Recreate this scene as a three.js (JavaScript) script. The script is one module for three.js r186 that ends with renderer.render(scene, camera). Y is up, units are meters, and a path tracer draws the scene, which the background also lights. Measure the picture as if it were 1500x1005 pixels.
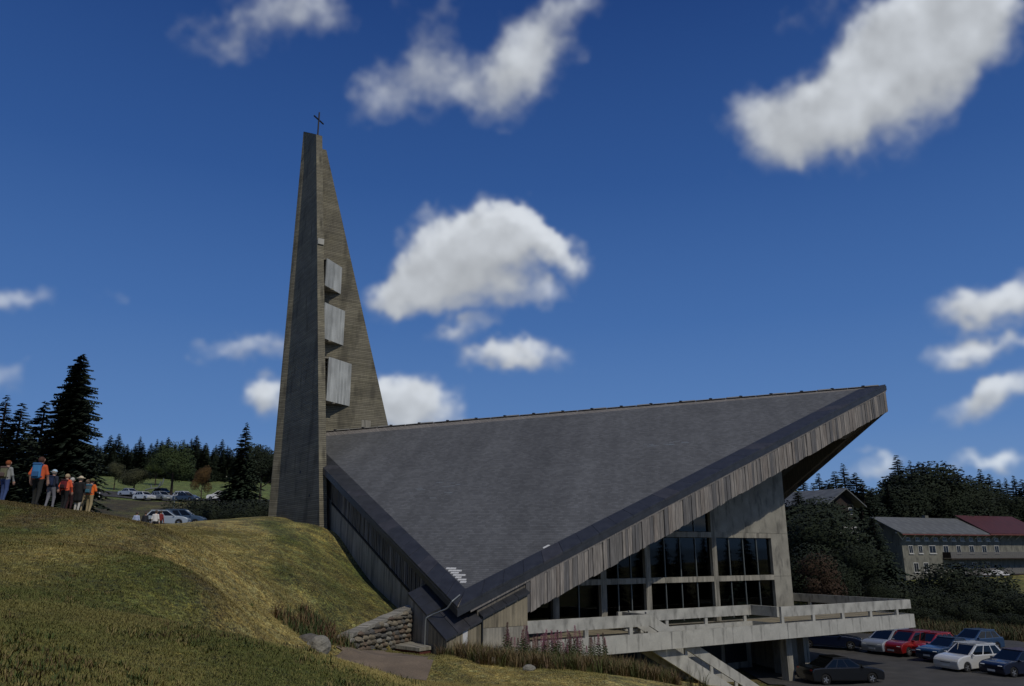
import * as THREE from 'three';
import { mergeGeometries, toCreasedNormals } from 'three/addons/utils/BufferGeometryUtils.js';
import { MarchingCubes } from 'three/addons/objects/MarchingCubes.js';
import { RoundedBoxGeometry } from 'three/addons/geometries/RoundedBoxGeometry.js';

// ---------------------------------------------------------------- camera, sky, sun, exposure
// world: x right, y up (0 = eye level of the photographer), z = -F where F is the distance ahead
const scene = new THREE.Scene();
const FPX = 1140, CX = 740, CY = 492.5, PITCH = THREE.MathUtils.degToRad(15.3);
const camera = new THREE.PerspectiveCamera(2 * Math.atan(985 / 2 / FPX) * 180 / Math.PI, 1480 / 985, 0.1, 6000);
camera.position.set(0, 0, 0);
camera.rotation.x = PITCH;
camera.setViewOffset(1480, 985, 0, 0, 1500, 1005);
const renderer = new THREE.WebGLRenderer({ antialias: true });
renderer.toneMapping = THREE.LinearToneMapping;
renderer.toneMappingExposure = 0.78;
renderer.shadowMap.enabled = true;

const cp = Math.cos(PITCH), sp = Math.sin(PITCH);
const ray = (u, v) => { const a = (u - CX) / FPX, b = (CY - v) / FPX, d = cp - b * sp; return [a / d, (b * cp + sp) / d]; };

// seeded random + value noise
function rng(seed) { let s = seed >>> 0; return () => { s = (s + 0x6D2B79F5) >>> 0; let t = s; t = Math.imul(t ^ (t >>> 15), t | 1); t ^= t + Math.imul(t ^ (t >>> 7), t | 61); return ((t ^ (t >>> 14)) >>> 0) / 4294967296; }; }
const R0 = rng(12345);
const HT = new Float32Array(65536); for (let i = 0; i < 65536; i++) HT[i] = R0();
const hash2 = (x, y) => { let h = Math.imul(x | 0, 374761393) + Math.imul(y | 0, 668265263) | 0; h = Math.imul(h ^ (h >>> 13), 1274126177); return HT[(h ^ (h >>> 16)) & 65535]; };
function vnoise(x, y, w = 0, wy = w) {  // w, wy = wrap periods (0 = none)
  let xi = Math.floor(x), yi = Math.floor(y); const fx = x - xi, fy = y - yi;
  const sx = fx * fx * (3 - 2 * fx), sy = fy * fy * (3 - 2 * fy);
  const m = (k, w) => w ? ((k % w) + w) % w : k, x0 = m(xi, w), x1 = m(xi + 1, w), y0 = m(yi, wy), y1 = m(yi + 1, wy);
  const a = hash2(x0, y0), b = hash2(x1, y0), c = hash2(x0, y1), d = hash2(x1, y1);
  return a + (b - a) * sx + (c - a) * sy + (a - b - c + d) * sx * sy;
}
function fbm(x, y, o = 4) { let s = 0, a = 0.5, n = 0; for (let i = 0; i < o; i++) { s += a * vnoise(x, y); n += a; x = x * 2.03 + 17.3; y = y * 2.03 + 5.7; a *= 0.5; } return s / n; }
function an(x, y, fx, fy, o = 3, off = 0) { let s = 0, a = 0.5, n = 0; for (let i = 0; i < o; i++) { s += a * vnoise(x * fx + off, y * fy, fx, fy); n += a; fx *= 2; fy *= 2; a *= 0.5; } return s / n; }   // tileable, x and y in 0..1
const smooth = (a, b, x) => { const t = Math.min(1, Math.max(0, (x - a) / (b - a))); return t * t * (3 - 2 * t); };
const mix = (a, b, t) => a + (b - a) * t;

// sun: behind the photographer, to the right
const SUN_AZ = THREE.MathUtils.degToRad(39), SUN_EL = THREE.MathUtils.degToRad(51);
const sunDir = new THREE.Vector3(Math.sin(SUN_AZ) * Math.cos(SUN_EL), Math.sin(SUN_EL), Math.cos(SUN_AZ) * Math.cos(SUN_EL));
const sun = new THREE.DirectionalLight(new THREE.Color(1.0, 0.94, 0.84), 2.3);
sun.position.copy(sunDir).multiplyScalar(300); sun.target.position.set(0, 0, -50);
sun.castShadow = true; sun.shadow.mapSize.set(4096, 4096);
Object.assign(sun.shadow.camera, { left: -130, right: 130, top: 130, bottom: -130, near: 1, far: 700 });
scene.add(sun, sun.target);

// sky: blue air with fair-weather cumulus
const CLOUDS = [ // u, v, rx, ry, turn(deg), strength
  [395, 22, 124, 54, -10, .54], [345, 52, 48, 36, 0, .46], [460, 10, 56, 36, 0, .5],
  [600, 110, 96, 50, -30, .58], [630, 30, 54, 60, -40, .5], [772, 80, 104, 60, -48, .86], [690, 112, 100, 42, 0, .56], [680, 150, 110, 30, 0, .42], [850, 15, 46, 34, -20, .4], [548, 150, 34, 20, -40, .35],
  [1270, 120, 200, 78, -38, 1.15], [1180, 190, 92, 54, -22, 1.0], [1375, 55, 125, 84, -34, 1.0], [1440, 20, 70, 70, -30, .8], [1350, 150, 130, 52, -40, .62], [1105, 152, 66, 34, -38, .72], [1190, 18, 56, 28, -20, .45], [1400, 150, 56, 30, -50, .5],
  [705, 348, 100, 52, 6, 1.25], [640, 395, 84, 56, -28, 1.15], [600, 440, 66, 34, -10, .95], [700, 420, 112, 42, 0, .9], [800, 350, 78, 24, 32, .98], [846, 396, 18, 30, -10, .6], [772, 428, 50, 24, 0, .55],
  [668, 482, 54, 17, -14, .8], [757, 522, 92, 28, 4, .95], [722, 520, 50, 22, -16, .6],
  [585, 590, 72, 50, 10, 1.15], [640, 603, 42, 20, 12, .5], [385, 580, 40, 36, -20, .98], [365, 508, 78, 21, -4, .84], [25, 440, 60, 19, 0, .74], [155, 425, 30, 12, 30, .4], [8, 560, 40, 20, -20, .7],
  [1440, 450, 92, 32, -4, 1.0], [1445, 510, 84, 20, -8, .88], [1455, 582, 80, 27, -22, 1.0], [1462, 672, 66, 13, 0, .9], [1290, 692, 52, 18, -6, .8], [1225, 668, 60, 6, -4, .3], [1530, 430, 50, 34, 0, .8]
].map(([u, v, a, b, t, s]) => [u, v, 1 / a, 1 / b, Math.cos(t * Math.PI / 180), Math.sin(t * Math.PI / 180), s, a, b]);
function cloudField(u, v) {
  const wx = (fbm(u * .011 + 3.1, v * .011 + 9.2, 3) - .5) * 40 + (fbm(u * .05, v * .05 + 40, 3) - .5) * 26, wy = (fbm(u * .011 + 71.7, v * .011 + 33.9, 3) - .5) * 32 + (fbm(u * .05 + 90, v * .05, 3) - .5) * 24;
  let m = 0;
  for (const [cu, cv, ia, ib, c, s, k] of CLOUDS) {
    const x = u + wx - cu, y = v + wy - cv; if (x * x + y * y > 130000) continue;
    const a = (x * c + y * s) * ia, b = (-x * s + y * c) * ib, r = a * a + b * b;
    if (r < 1.7) { const q = k * (1 - r / 1.7); m = 1 - (1 - Math.min(m, .999)) * (1 - Math.min(q, .98)); }
  }
  return m <= 0 ? 0 : m;
}
function makeSky() {
  const W = 2048, H = 1024, d = new Float32Array(W * H * 4);
  const stops = [[-90, .10, .13, .16], [-3, .18, .305, .54], [2, .212, .37, .655], [8, .129, .275, .595], [16, .074, .190, .49], [26, .039, .119, .368], [38, .0205, .070, .258], [60, .013, .046, .19], [90, .011, .040, .172]];
  for (let j = 0; j < H; j++) {
    const el = ((j + .5) / H - .5) * Math.PI, se = Math.sin(el), ce = Math.cos(el), deg = el * 180 / Math.PI;
    let k = 0; while (k < stops.length - 2 && deg > stops[k + 1][0]) k++;
    const A = stops[k], B = stops[k + 1], t = Math.min(1, Math.max(0, (deg - A[0]) / (B[0] - A[0])));
    const r0 = mix(A[1], B[1], t), g0 = mix(A[2], B[2], t), b0 = mix(A[3], B[3], t);
    for (let i = 0; i < W; i++) {
      const az = ((i + .5) / W - .5) * 2 * Math.PI, x = ce * Math.cos(az), z = ce * Math.sin(az), y = se;
      let r = r0, g = g0, b = b0, al = 0, lum = 0;
      if (y > -.02) {
        const F = -z, fwd = F * cp + y * sp, up = y * cp - F * sp;
        let inF = 0, u = 0, v = 0;
        if (fwd > .2) { u = CX + FPX * x / fwd; v = CY - FPX * up / fwd; inF = smooth(-330, -120, u) * (1 - smooth(1600, 1800, u)) * smooth(-300, -110, v); }
        if (inF > 0) {
          const m = cloudField(u, v);
          if (m > 0) {
            const n = fbm(u * .021, v * .023, 5);
            const wisp = fbm(u * .012 + v * .010 + 60, v * .036 - u * .02, 4), dd = m + (n - .5) * 1.1 * (1.1 - .55 * m) + (wisp - .5) * .55 * (1 - m);
            const fine = fbm(u * .075 + 8, v * .085 + 2, 3), edge = mix(.30, .62, smooth(-.25, .35, m - cloudField(u, v + 20)));
            const thin = smooth(.42, .97, m), body = smooth(.14, .14 + edge + .3 + .35 * (1 - thin), dd + (fine - .5) * .24 * (1.2 - m));
            al = Math.pow(body, 1.25) * mix(.62, 1, thin) * smooth(0, .12, m) * inF;
            const mu = cloudField(u + 7, v - 24);      // thickness toward the sun
            lum = .60 + .32 * smooth(.1, .9, m - mu * .62 + (n - .5) * .6) + .10 * (n - .5) - .05 * smooth(.6, 1, mu);
          }
        }
        if (inF < 1 && y > .02) {                     // the same kind of sky outside the frame
          const px = x / (y + .12), pz = z / (y + .12), n = fbm(px * 1.7 + 11, pz * 1.7 + 7, 5);
          const a2 = smooth(.57, .72, n) * (1 - inF) * .9; if (a2 > al) { al = a2; lum = .6 + .12 * smooth(.6, .8, n); }
        }
      }
      if (al > 0) { const far = smooth(14, 2, deg) * .3; r = mix(r, lum * .93 * (1 - far * .3), al); g = mix(g, lum * .985 * (1 - far * .15), al); b = mix(b, lum * 1.06, al); }
      const o = (j * W + i) * 4; d[o] = r; d[o + 1] = g; d[o + 2] = b; d[o + 3] = 1;
    }
  }
  const t = new THREE.DataTexture(d, W, H, THREE.RGBAFormat, THREE.FloatType);
  t.mapping = THREE.EquirectangularReflectionMapping; t.magFilter = t.minFilter = THREE.LinearFilter; t.needsUpdate = true;
  return t;
}
scene.background = makeSky(); scene.environment = scene.background;

// ---------------------------------------------------------------- helpers
const used = {};
const numbered = (n) => { const k = used[n] = (used[n] ?? -1) + 1; return k ? `${n}_${String(k).padStart(3, '0')}` : n; };
function tag(o, label, category, group, kind) { if (label) o.userData.label = label; if (category) o.userData.category = category; if (group) o.userData.group = group; if (kind) o.userData.kind = kind; return o; }
function thing(name, label, category, pos = [0, 0, 0], turn = 0, group) {
  const o = new THREE.Group(); o.name = numbered(name); o.position.set(...pos); o.rotation.y = turn; scene.add(o); return tag(o, label, category, group);
}
function part(name, geo, mat, parent, label) {
  const m = new THREE.Mesh(Array.isArray(geo) ? mergeGeometries(geo.map((g) => g.index ? g.toNonIndexed() : g)) : geo, mat);
  m.name = parent === scene ? numbered(name) : name; m.castShadow = m.receiveShadow = true; parent.add(m); if (label) m.userData.label = label; return m;
}
const box = (w, h, d, x = 0, y = 0, z = 0) => new THREE.BoxGeometry(w, h, d).translate(x, y, z);
// box uv in metres
function boxm(x0, x1, y0, y1, z0, z1) {
  const w = x1 - x0, h = y1 - y0, d = z1 - z0, g = new THREE.BoxGeometry(w, h, d), uv = g.attributes.uv, S = [[d, h], [d, h], [w, d], [w, d], [w, h], [w, h]];
  for (let f = 0; f < 6; f++) for (let k = 0; k < 4; k++) { const i = f * 4 + k; uv.setXY(i, uv.getX(i) * S[f][0] + x0 + f * .37, uv.getY(i) * S[f][1] + y0 + f * .21); }
  return g.translate((x0 + x1) / 2, (y0 + y1) / 2, (z0 + z1) / 2);
}
function clone(root, name, pos, turn, label, group, scale) {
  const r = root.clone(); r.name = numbered(name); r.userData = { ...root.userData }; scene.add(r); r.position.set(...pos); r.rotation.y = turn;
  if (scale) Array.isArray(scale) ? r.scale.set(...scale) : r.scale.setScalar(scale);
  if (label) r.userData.label = label; if (group) r.userData.group = group; return r;
}
function tube(pts, r, seg = 24, rad = 6) { return new THREE.TubeGeometry(new THREE.CatmullRomCurve3(pts.map((p) => new THREE.Vector3(...p)), false, 'catmullrom', .2), seg, r, rad); }
// solid between two closed rings of equal length (any orientation), flat shaded, uv in metres by dominant axis
function loft(a, b) {
  const P = [], n = a.length, tri = (x, y, z) => P.push(...x, ...y, ...z);
  for (let i = 0; i < n; i++) { const j = (i + 1) % n; tri(a[i], a[j], b[j]); tri(a[i], b[j], b[i]); }
  for (let i = 1; i < n - 1; i++) { tri(a[0], a[i + 1], a[i]); tri(b[0], b[i], b[i + 1]); }
  const g = new THREE.BufferGeometry(); g.setAttribute('position', new THREE.Float32BufferAttribute(P, 3)); g.computeVertexNormals(); return boxUV(g);
}
function boxUV(g) {
  const p = g.attributes.position, n = g.attributes.normal, uv = new Float32Array(p.count * 2);
  for (let i = 0; i < p.count; i += 3) {
    const ax = Math.abs(n.getX(i)), ay = Math.abs(n.getY(i)), az = Math.abs(n.getZ(i));
    for (let k = i; k < i + 3 && k < p.count; k++) {
      const x = p.getX(k), y = p.getY(k), z = p.getZ(k);
      if (ay > ax && ay > az) { uv[k * 2] = x; uv[k * 2 + 1] = z; } else if (ax > az) { uv[k * 2] = z; uv[k * 2 + 1] = y; } else { uv[k * 2] = x; uv[k * 2 + 1] = y; }
    }
  }
  g.setAttribute('uv', new THREE.BufferAttribute(uv, 2)); return g;
}
// prism of a polygon given in a plane: pts [a,b], lifted by fn(a,b,t) for t=0,1
const prism = (pts, fn) => loft(pts.map(([a, b]) => fn(a, b, 0)), pts.map(([a, b]) => fn(a, b, 1)));

// procedural textures: fn(x,y) in 0..1 -> [r,g,b] sRGB 0..255, or a grey height
function tex(w, h, rx, ry, fn, color = true) {
  const d = new Uint8Array(w * h * 4);
  for (let j = 0; j < h; j++) for (let i = 0; i < w; i++) { const v = fn(i / w, j / h), o = (j * w + i) * 4; if (color) { d[o] = v[0]; d[o + 1] = v[1]; d[o + 2] = v[2]; } else d[o] = d[o + 1] = d[o + 2] = Math.max(0, Math.min(255, v)); d[o + 3] = 255; }
  const t = new THREE.DataTexture(d, w, h); t.wrapS = t.wrapT = THREE.RepeatWrapping; t.magFilter = THREE.LinearFilter; t.minFilter = THREE.LinearMipmapLinearFilter; t.generateMipmaps = true;
  if (color) t.colorSpace = THREE.SRGBColorSpace; t.repeat.set(1 / rx, 1 / ry); t.needsUpdate = true; return t;
}
const std = (o) => new THREE.MeshStandardMaterial({ roughness: .85, side: THREE.DoubleSide, ...o });
const cl = (c, k) => c.map((v) => Math.max(0, Math.min(255, v * k)));

// board-marked concrete (horizontal boards), tile 8 x 6 m
const boardTone = (j, s) => hash2(j * 31 + s, j * 17 + 3);
const NB = 44;
function boardH(x, y) { const b = Math.floor(y * NB), f = y * NB - b, seg = Math.floor(x * 3 + boardTone(b, 9) * 3), fx = x * 3 + boardTone(b, 9) * 3 - seg; return [b, f, seg % 3, fx]; }
const boardConcrete = tex(1024, 1024, 8, 6, (x, y) => {
  const [b, f, s] = boardH(x, y); let k = .90 + .15 * (boardTone(b, s + 1) - .5) + .24 * (an(x, y, 5, 5, 4) - .5) + .13 * (an(x, y, 160, 24, 2) - .5);
  if (f < .18) k *= .6; const stain = an(x, y, 14, 3, 3); if (stain > .58) k *= 1 - (stain - .58) * .9;
  const w = an(x, y, 8, 8, 3, .3); return cl([132 + w * 8, 126 + w * 7, 110], k);
});
const boardBump = tex(1024, 1024, 8, 6, (x, y) => { const [b, f, s] = boardH(x, y); return 110 + 60 * (boardTone(b, s + 1) - .5) - (f < .14 ? 80 : 0) + 40 * (an(x, y, 200, 30, 2) - .5); }, false);
const M = {};
M.board = std({ map: boardConcrete, bumpMap: boardBump, bumpScale: .035, roughness: .92 });
// concrete with vertical shuttering marks, tile 4 x 4 m
const vConc = (base, dirt) => tex(512, 512, 4, 4, (x, y) => {
  const b = Math.floor(x * 26), f = x * 26 - b; let k = .93 + .12 * (boardTone(b, 4) - .5) + .2 * (an(x, y, 4, 4, 4) - .5) + .08 * (an(x, y, 120, 60, 2) - .5);
  if (f < .1) k *= .84; const st = an(x, y, 24, 3, 3); if (st > .55) k *= 1 - (st - .55) * dirt; return cl(base, k);
});
const vBump = tex(512, 512, 4, 4, (x, y) => { const b = Math.floor(x * 26), f = x * 26 - b; return 128 + 40 * (boardTone(b, 4) - .5) - (f < .12 ? 60 : 0) + 30 * (an(x, y, 100, 50, 2) - .5); }, false);
M.conc = std({ map: vConc([160, 155, 141], 1.0), bumpMap: vBump, bumpScale: .012, roughness: .9 });
M.concSunWarm = std({ map: vConc([152, 142, 119], 1.1), bumpMap: vBump, bumpScale: .014, roughness: .9 });  // tan concrete with the warmth of sunlight painted into its colour
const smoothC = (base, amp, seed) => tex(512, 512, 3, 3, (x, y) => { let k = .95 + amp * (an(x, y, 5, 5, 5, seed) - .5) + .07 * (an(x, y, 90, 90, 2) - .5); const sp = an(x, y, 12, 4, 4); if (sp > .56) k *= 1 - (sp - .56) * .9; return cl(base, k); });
M.white = std({ map: smoothC([182, 180, 170], .26, 0), roughness: .8 });
M.concSmooth = std({ map: smoothC([152, 148, 135], .3, 2), roughness: .9 });
M.boxC = std({ map: vConc([196, 198, 192], .5), bumpMap: vBump, bumpScale: .008, roughness: .85 });
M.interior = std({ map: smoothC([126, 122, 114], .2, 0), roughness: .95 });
// slates: tile 6 m x 4 m, courses .17 m, slates .26 m
const SR = 48, SC = 44;
const slateCell = (x, y) => { const r = Math.floor(y * SR), fy = y * SR - r, xx = x * SC + (r % 2) * .5 + boardTone(r, 2) * .2, c = Math.floor(xx), fx = xx - c; return [r, fy, ((c % SC) + SC) % SC, fx]; };
M.slate = std({ vertexColors: true,
  map: tex(1024, 1024, 9.6, 8.2, (x, y) => { const [r, fy, c, fx] = slateCell(x, y); let k = .96 + .15 * (hash2(r * 7 + 1, c * 13 + 2) - .5) + .12 * (an(x, y, 7, 7, 4) - .5); if (fy < .22) k *= .86; if (fx < .08) k *= .93; return cl([200, 200, 203], k); }),
  bumpMap: tex(1024, 1024, 9.6, 8.2, (x, y) => { const [r, fy, c, fx] = slateCell(x, y); return 60 + (1 - fy) * 120 + 50 * (hash2(r * 7 + 1, c * 13 + 2) - .5) - (fx < .06 ? 50 : 0); }, false), bumpScale: .011, roughness: .78
});
M.metal = std({ map: tex(256, 256, 2, 2, (x, y) => cl([70, 72, 76], .9 + .25 * (an(x, y, 6, 6, 4) - .5) + .1 * (an(x, y, 60, 8, 2) - .5))), roughness: .42, metalness: .35 });
M.metalBrown = std({ map: tex(256, 256, 2, 2, (x, y) => cl([74, 74, 78], .9 + .3 * (an(x, y, 6, 6, 4) - .5))), roughness: .5, metalness: .25 });
// weathered wood in several tones (grain along v)
const wood = (base, seed) => std({ roughness: .88, map: tex(128, 256, .5, 2.2, (x, y) => { let k = .92 + .5 * (an(x, y, 22, 3, 3, seed) - .5) + .25 * (an(x, y, 6, 6, 3, seed) - .5); return cl(base, k); }), bumpMap: tex(128, 128, .5, 2.2, (x, y) => 128 + 130 * (an(x, y, 24, 3, 2, seed) - .5), false), bumpScale: .006 });
M.wood = [[140, 134, 127], [128, 123, 118], [116, 113, 110], [146, 139, 131], [106, 104, 103], [134, 126, 118]].map((b, i) => wood(b, i * 5));
M.soffit = M.wood[1]; M.batten = wood([112, 106, 96], 3); M.battenBack = M.batten;
M.glass = new THREE.MeshPhysicalMaterial({ color: 0x8f9996, roughness: .02, specularIntensity: .7, transmission: 1, thickness: 0, ior: 1.5, side: THREE.DoubleSide });
M.frame = std({ color: 0x23272a, roughness: .5, metalness: .4 });
M.frameLight = std({ color: 0x6d726f, roughness: .5, metalness: .3 });
M.iron = std({ color: 0x26262a, roughness: .6, metalness: .5 });
M.zinc = std({ color: 0x8d918f, roughness: .45, metalness: .5 });
M.pale = std({ color: 0xc9c9c6, roughness: .7 });
M.rust = std({ color: 0x5a2d28, roughness: .8 });

// ---------------------------------------------------------------- terrain
// control points [X, F, H]; pixel ones are [u, v, F] turned into a point on the ray
const px = (u, v, F) => { const [a, h] = ray(u, v); return [a * F, F, h * F]; };
const CTRL = [
  [0, 0, -1.6], [0, -12, -1.1], [-12, -6, .1], [12, -6, -2.6], [10, 6, -3.2], [6, 14, -4.3], [12, 22, -6], [24, 10, -6.2], [3, 8, -2.3],
  px(0, 985, 8), px(300, 985, 10), px(530, 1002, 11), px(420, 952, 13), px(600, 1012, 12),  [-4.9, 19, -2.75], [-3.2, 17, -2.9], [-1.5, 20, -3.5], [1.5, 20, -4.2], [-6.6, 23.5, -2.75], [-4.5, 24, -3.5], [-2, 26, -4.0], px(300, 852, 20), px(150, 900, 13), px(100, 830, 18), px(20, 770, 24), px(230, 790, 26),
  px(140, 764, 33), px(200, 778, 35), px(280, 777, 42), px(240, 779, 39), px(397, 757, 58), px(470, 772, 51), px(385, 760, 54), px(360, 765, 48), px(50, 741, 30.5), px(110, 751, 38), px(-40, 728, 30), px(0, 740, 27),
  px(430, 926, 28), px(470, 952, 27.5), px(400, 862, 32), px(350, 830, 34.5), px(450, 850, 37), px(420, 800, 42), px(300, 800, 33), px(515, 836, 45.5), px(570, 896, 41), px(440, 768, 53), px(500, 870, 39), px(480, 910, 34.5), px(440, 890, 33), px(400, 830, 37), px(470, 810, 44.5), px(380, 790, 42), px(560, 935, 36), px(520, 951, 33.2), px(600, 970, 30.5), px(560, 985, 29),
  px(650, 962, 34), px(700, 988, 30), px(800, 988, 31), px(775, 975, 36.5), px(900, 992, 33),
  [6.5, 38.5, -5.6], [9, 44, -6.6], [3, 40.5, -4.8], [12, 41, -7.0], [20, 42, -7.3], [32, 42, -7.4], [22, 52, -7.4], [32, 52, -7.4], [24, 62, -7.4], [34, 62, -7.3], [42, 50, -7.5], [30, 70, -7.0],
  [14, 54, -7.2], [6, 52, -6], [-4, 54, -2.5], [5, 66, -3], [18, 74, -6],
  [-26, 44, 1.2], [-22, 60, 1.4], [-34, 60, .9], [-44, 46, 3.2], [-34, 24, 4.6], [-18, 72, 2.0],
  [-42, 78, 2.2], [-26, 80, 2.2], [-40, 97, 2.4], [-24, 97, 2.4], [-60, 84, 3], [-55, 114, 5.6], [-35, 116, 5.2], [-12, 110, 5.2], [-60, 148, 8.8], [-38, 148, 8.6], [-15, 148, 8.4], [-40, 136, 7.8], [-15, 134, 7.4], [-50, 165, 11.4], [-80, 170, 13], [-30, 200, 15.0], [-70, 260, 22], [-130, 180, 18], [-120, 80, 8],
  [20, 110, -2], [0, 130, 4], [44, 80, -7.2], [60, 84, -7.2], [44, 104, -6.6], [62, 104, -6.4], [74, 100, -7], [72, 130, -5.0], [58, 128, -5.0], [90, 134, -5.2], [70, 160, 1], [50, 160, 5], [100, 170, 2], [90, 230, 14], [40, 230, 20], [130, 230, 14], [110, 100, -8], [60, 40, -9], [200, 100, -14],
  [-300, 300, 30], [300, 300, 12], [0, 500, 34], [-600, 0, 20], [600, 0, -30], [0, -300, -6], [0, 1500, 30], [-1500, 600, 30], [1500, 600, 10]
];
const Cq = 2.5, WA = [-6.55, 33.3], WD = [.388, .9217];   // WA, WD: start and direction of the stone wall
const ground = (() => {
  const n = CTRL.length, N = n + 3, A = Array.from({ length: N }, () => new Float64Array(N + 1));
  const K = (dx, dy) => Math.sqrt(dx * dx + dy * dy + Cq * Cq);
  for (let i = 0; i < n; i++) { for (let j = 0; j < n; j++) A[i][j] = K(CTRL[i][0] - CTRL[j][0], CTRL[i][1] - CTRL[j][1]); A[i][n] = A[n][i] = 1; A[i][n + 1] = A[n + 1][i] = CTRL[i][0] / 100; A[i][n + 2] = A[n + 2][i] = CTRL[i][1] / 100; A[i][N] = CTRL[i][2]; }
  for (let c = 0; c < N; c++) { let p = c; for (let r = c + 1; r < N; r++) if (Math.abs(A[r][c]) > Math.abs(A[p][c])) p = r; [A[c], A[p]] = [A[p], A[c]]; for (let r = 0; r < N; r++) if (r !== c) { const f = A[r][c] / A[c][c]; if (f) for (let k = c; k <= N; k++) A[r][k] -= f * A[c][k]; } }
  const w = A.map((r, i) => r[N] / r[i]);
  return (X, F) => {
    let h = w[n] + w[n + 1] * X / 100 + w[n + 2] * F / 100; for (let i = 0; i < n; i++) h += w[i] * K(X - CTRL[i][0], F - CTRL[i][1]);
    { const x = X - WA[0], f = F - WA[1], s = x * WD[0] + f * WD[1], d = x * WD[1] - f * WD[0];          // ground dug away at the foot of the stone wall
      if (s > -1.2 && s < 8 && d > -.3 && d < 3.4) h = Math.min(h, mix(-3.92, -4.72, Math.min(1, Math.max(0, s / 6.2))) + Math.max(0, d - 2.4) * .7 + Math.max(0, -s) * .6);
      const lx = X + 2.06, lf = F - 36, p = .848 * lx + .53 * lf, q = -.53 * lx + .848 * lf; if (p > -2.2 && p < 6 && q > -2.2 && q < 4) h = Math.min(h, -4.42 + Math.max(0, -1.2 - q) * .5); }
    return h + (fbm(X * .35 + 50, F * .35 + 80, 3) - .5) * .22 + (fbm(X * .08, F * .08 + 9, 2) - .5) * .16;
  };
})();
const onGround = (X, F, dy = 0) => [X, ground(X, F) + dy, -F];

// grass cover: what grows where (a mosaic of green turf and dry straw)
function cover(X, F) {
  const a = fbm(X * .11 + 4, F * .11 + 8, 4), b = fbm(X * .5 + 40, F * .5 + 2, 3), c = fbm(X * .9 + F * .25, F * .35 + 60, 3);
  const bank = smooth(-1.5, 1.5, F - (6.5 - 1.78 * X) + (fbm(X * .4 + 7, F * .4, 3) - .5) * 9) * (F < 62 && X < 12 ? 1 : 0);   // far bank gets more straw colour and less brown than the near slope
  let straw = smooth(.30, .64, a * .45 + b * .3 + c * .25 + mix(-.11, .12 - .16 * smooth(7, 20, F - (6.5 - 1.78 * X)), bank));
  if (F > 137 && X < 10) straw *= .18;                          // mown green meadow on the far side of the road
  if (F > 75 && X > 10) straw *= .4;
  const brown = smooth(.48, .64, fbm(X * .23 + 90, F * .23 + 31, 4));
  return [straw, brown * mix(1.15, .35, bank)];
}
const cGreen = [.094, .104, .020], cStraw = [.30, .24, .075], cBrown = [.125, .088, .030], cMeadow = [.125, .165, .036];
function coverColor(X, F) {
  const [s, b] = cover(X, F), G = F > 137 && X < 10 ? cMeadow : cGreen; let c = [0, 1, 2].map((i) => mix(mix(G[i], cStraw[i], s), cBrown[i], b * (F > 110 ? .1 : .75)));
  const heather = F > 96 && F < 137 && X < -5 ? smooth(.3, .5, fbm(X * .3, F * .3, 3)) : 0;                // scrubby bank below the road
  c = c.map((v, i) => mix(v, [.055, .04, .018][i], heather * .85));
  return c;
}
{
  const line = (near, far, s0, k) => { const a = [0]; let s = s0, v = 0; while (v < far) { if (v > near) s *= k; v += s; a.push(v); } return a; };
  const xp = line(26, 2600, .55, 1.07), fs = [-400, -200, -100, -60, -40, -28, -20, -14, -9, -5, -2.5].concat(line(60, 2600, .55, 1.055));
  const xs = xp.slice(1).reverse().map((v) => -v).concat(xp);
  const P = [], U = [], C = [], I = [];
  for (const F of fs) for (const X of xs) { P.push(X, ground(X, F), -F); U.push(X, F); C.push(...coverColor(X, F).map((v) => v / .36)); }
  const nx = xs.length;
  for (let j = 0; j < fs.length - 1; j++) for (let i = 0; i < nx - 1; i++) { const a = j * nx + i; I.push(a, a + 1, a + nx, a + 1, a + nx + 1, a + nx); }
  const g = new THREE.BufferGeometry(); g.setAttribute('position', new THREE.Float32BufferAttribute(P, 3)); g.setAttribute('uv', new THREE.Float32BufferAttribute(U, 2)); g.setAttribute('color', new THREE.Float32BufferAttribute(C, 3)); g.setIndex(I); g.computeVertexNormals();
  const turf = tex(1024, 1024, 5.3, 5.3, (x, y) => { const k = .62 + .75 * (an(x, y, 90, 60, 3) - .5) + .5 * (an(x, y, 9, 9, 4) - .5) + .5 * (vnoise(x * 300, y * 200, 300, 200) - .5), h = an(x, y, 24, 24, 2, .5) - .5; return cl([250 + h * 40, 250, 250 - h * 60], Math.max(.25, k)); });
  const m = std({ map: turf, vertexColors: true, roughness: .95, bumpMap: tex(512, 512, 2.1, 2.1, (x, y) => 255 * an(x, y, 50, 40, 3), false), bumpScale: .05 });
  tag(part('ground', g, m, scene), 'grassy hillside falling away to the right', 'ground', null, 'structure');
}
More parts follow.
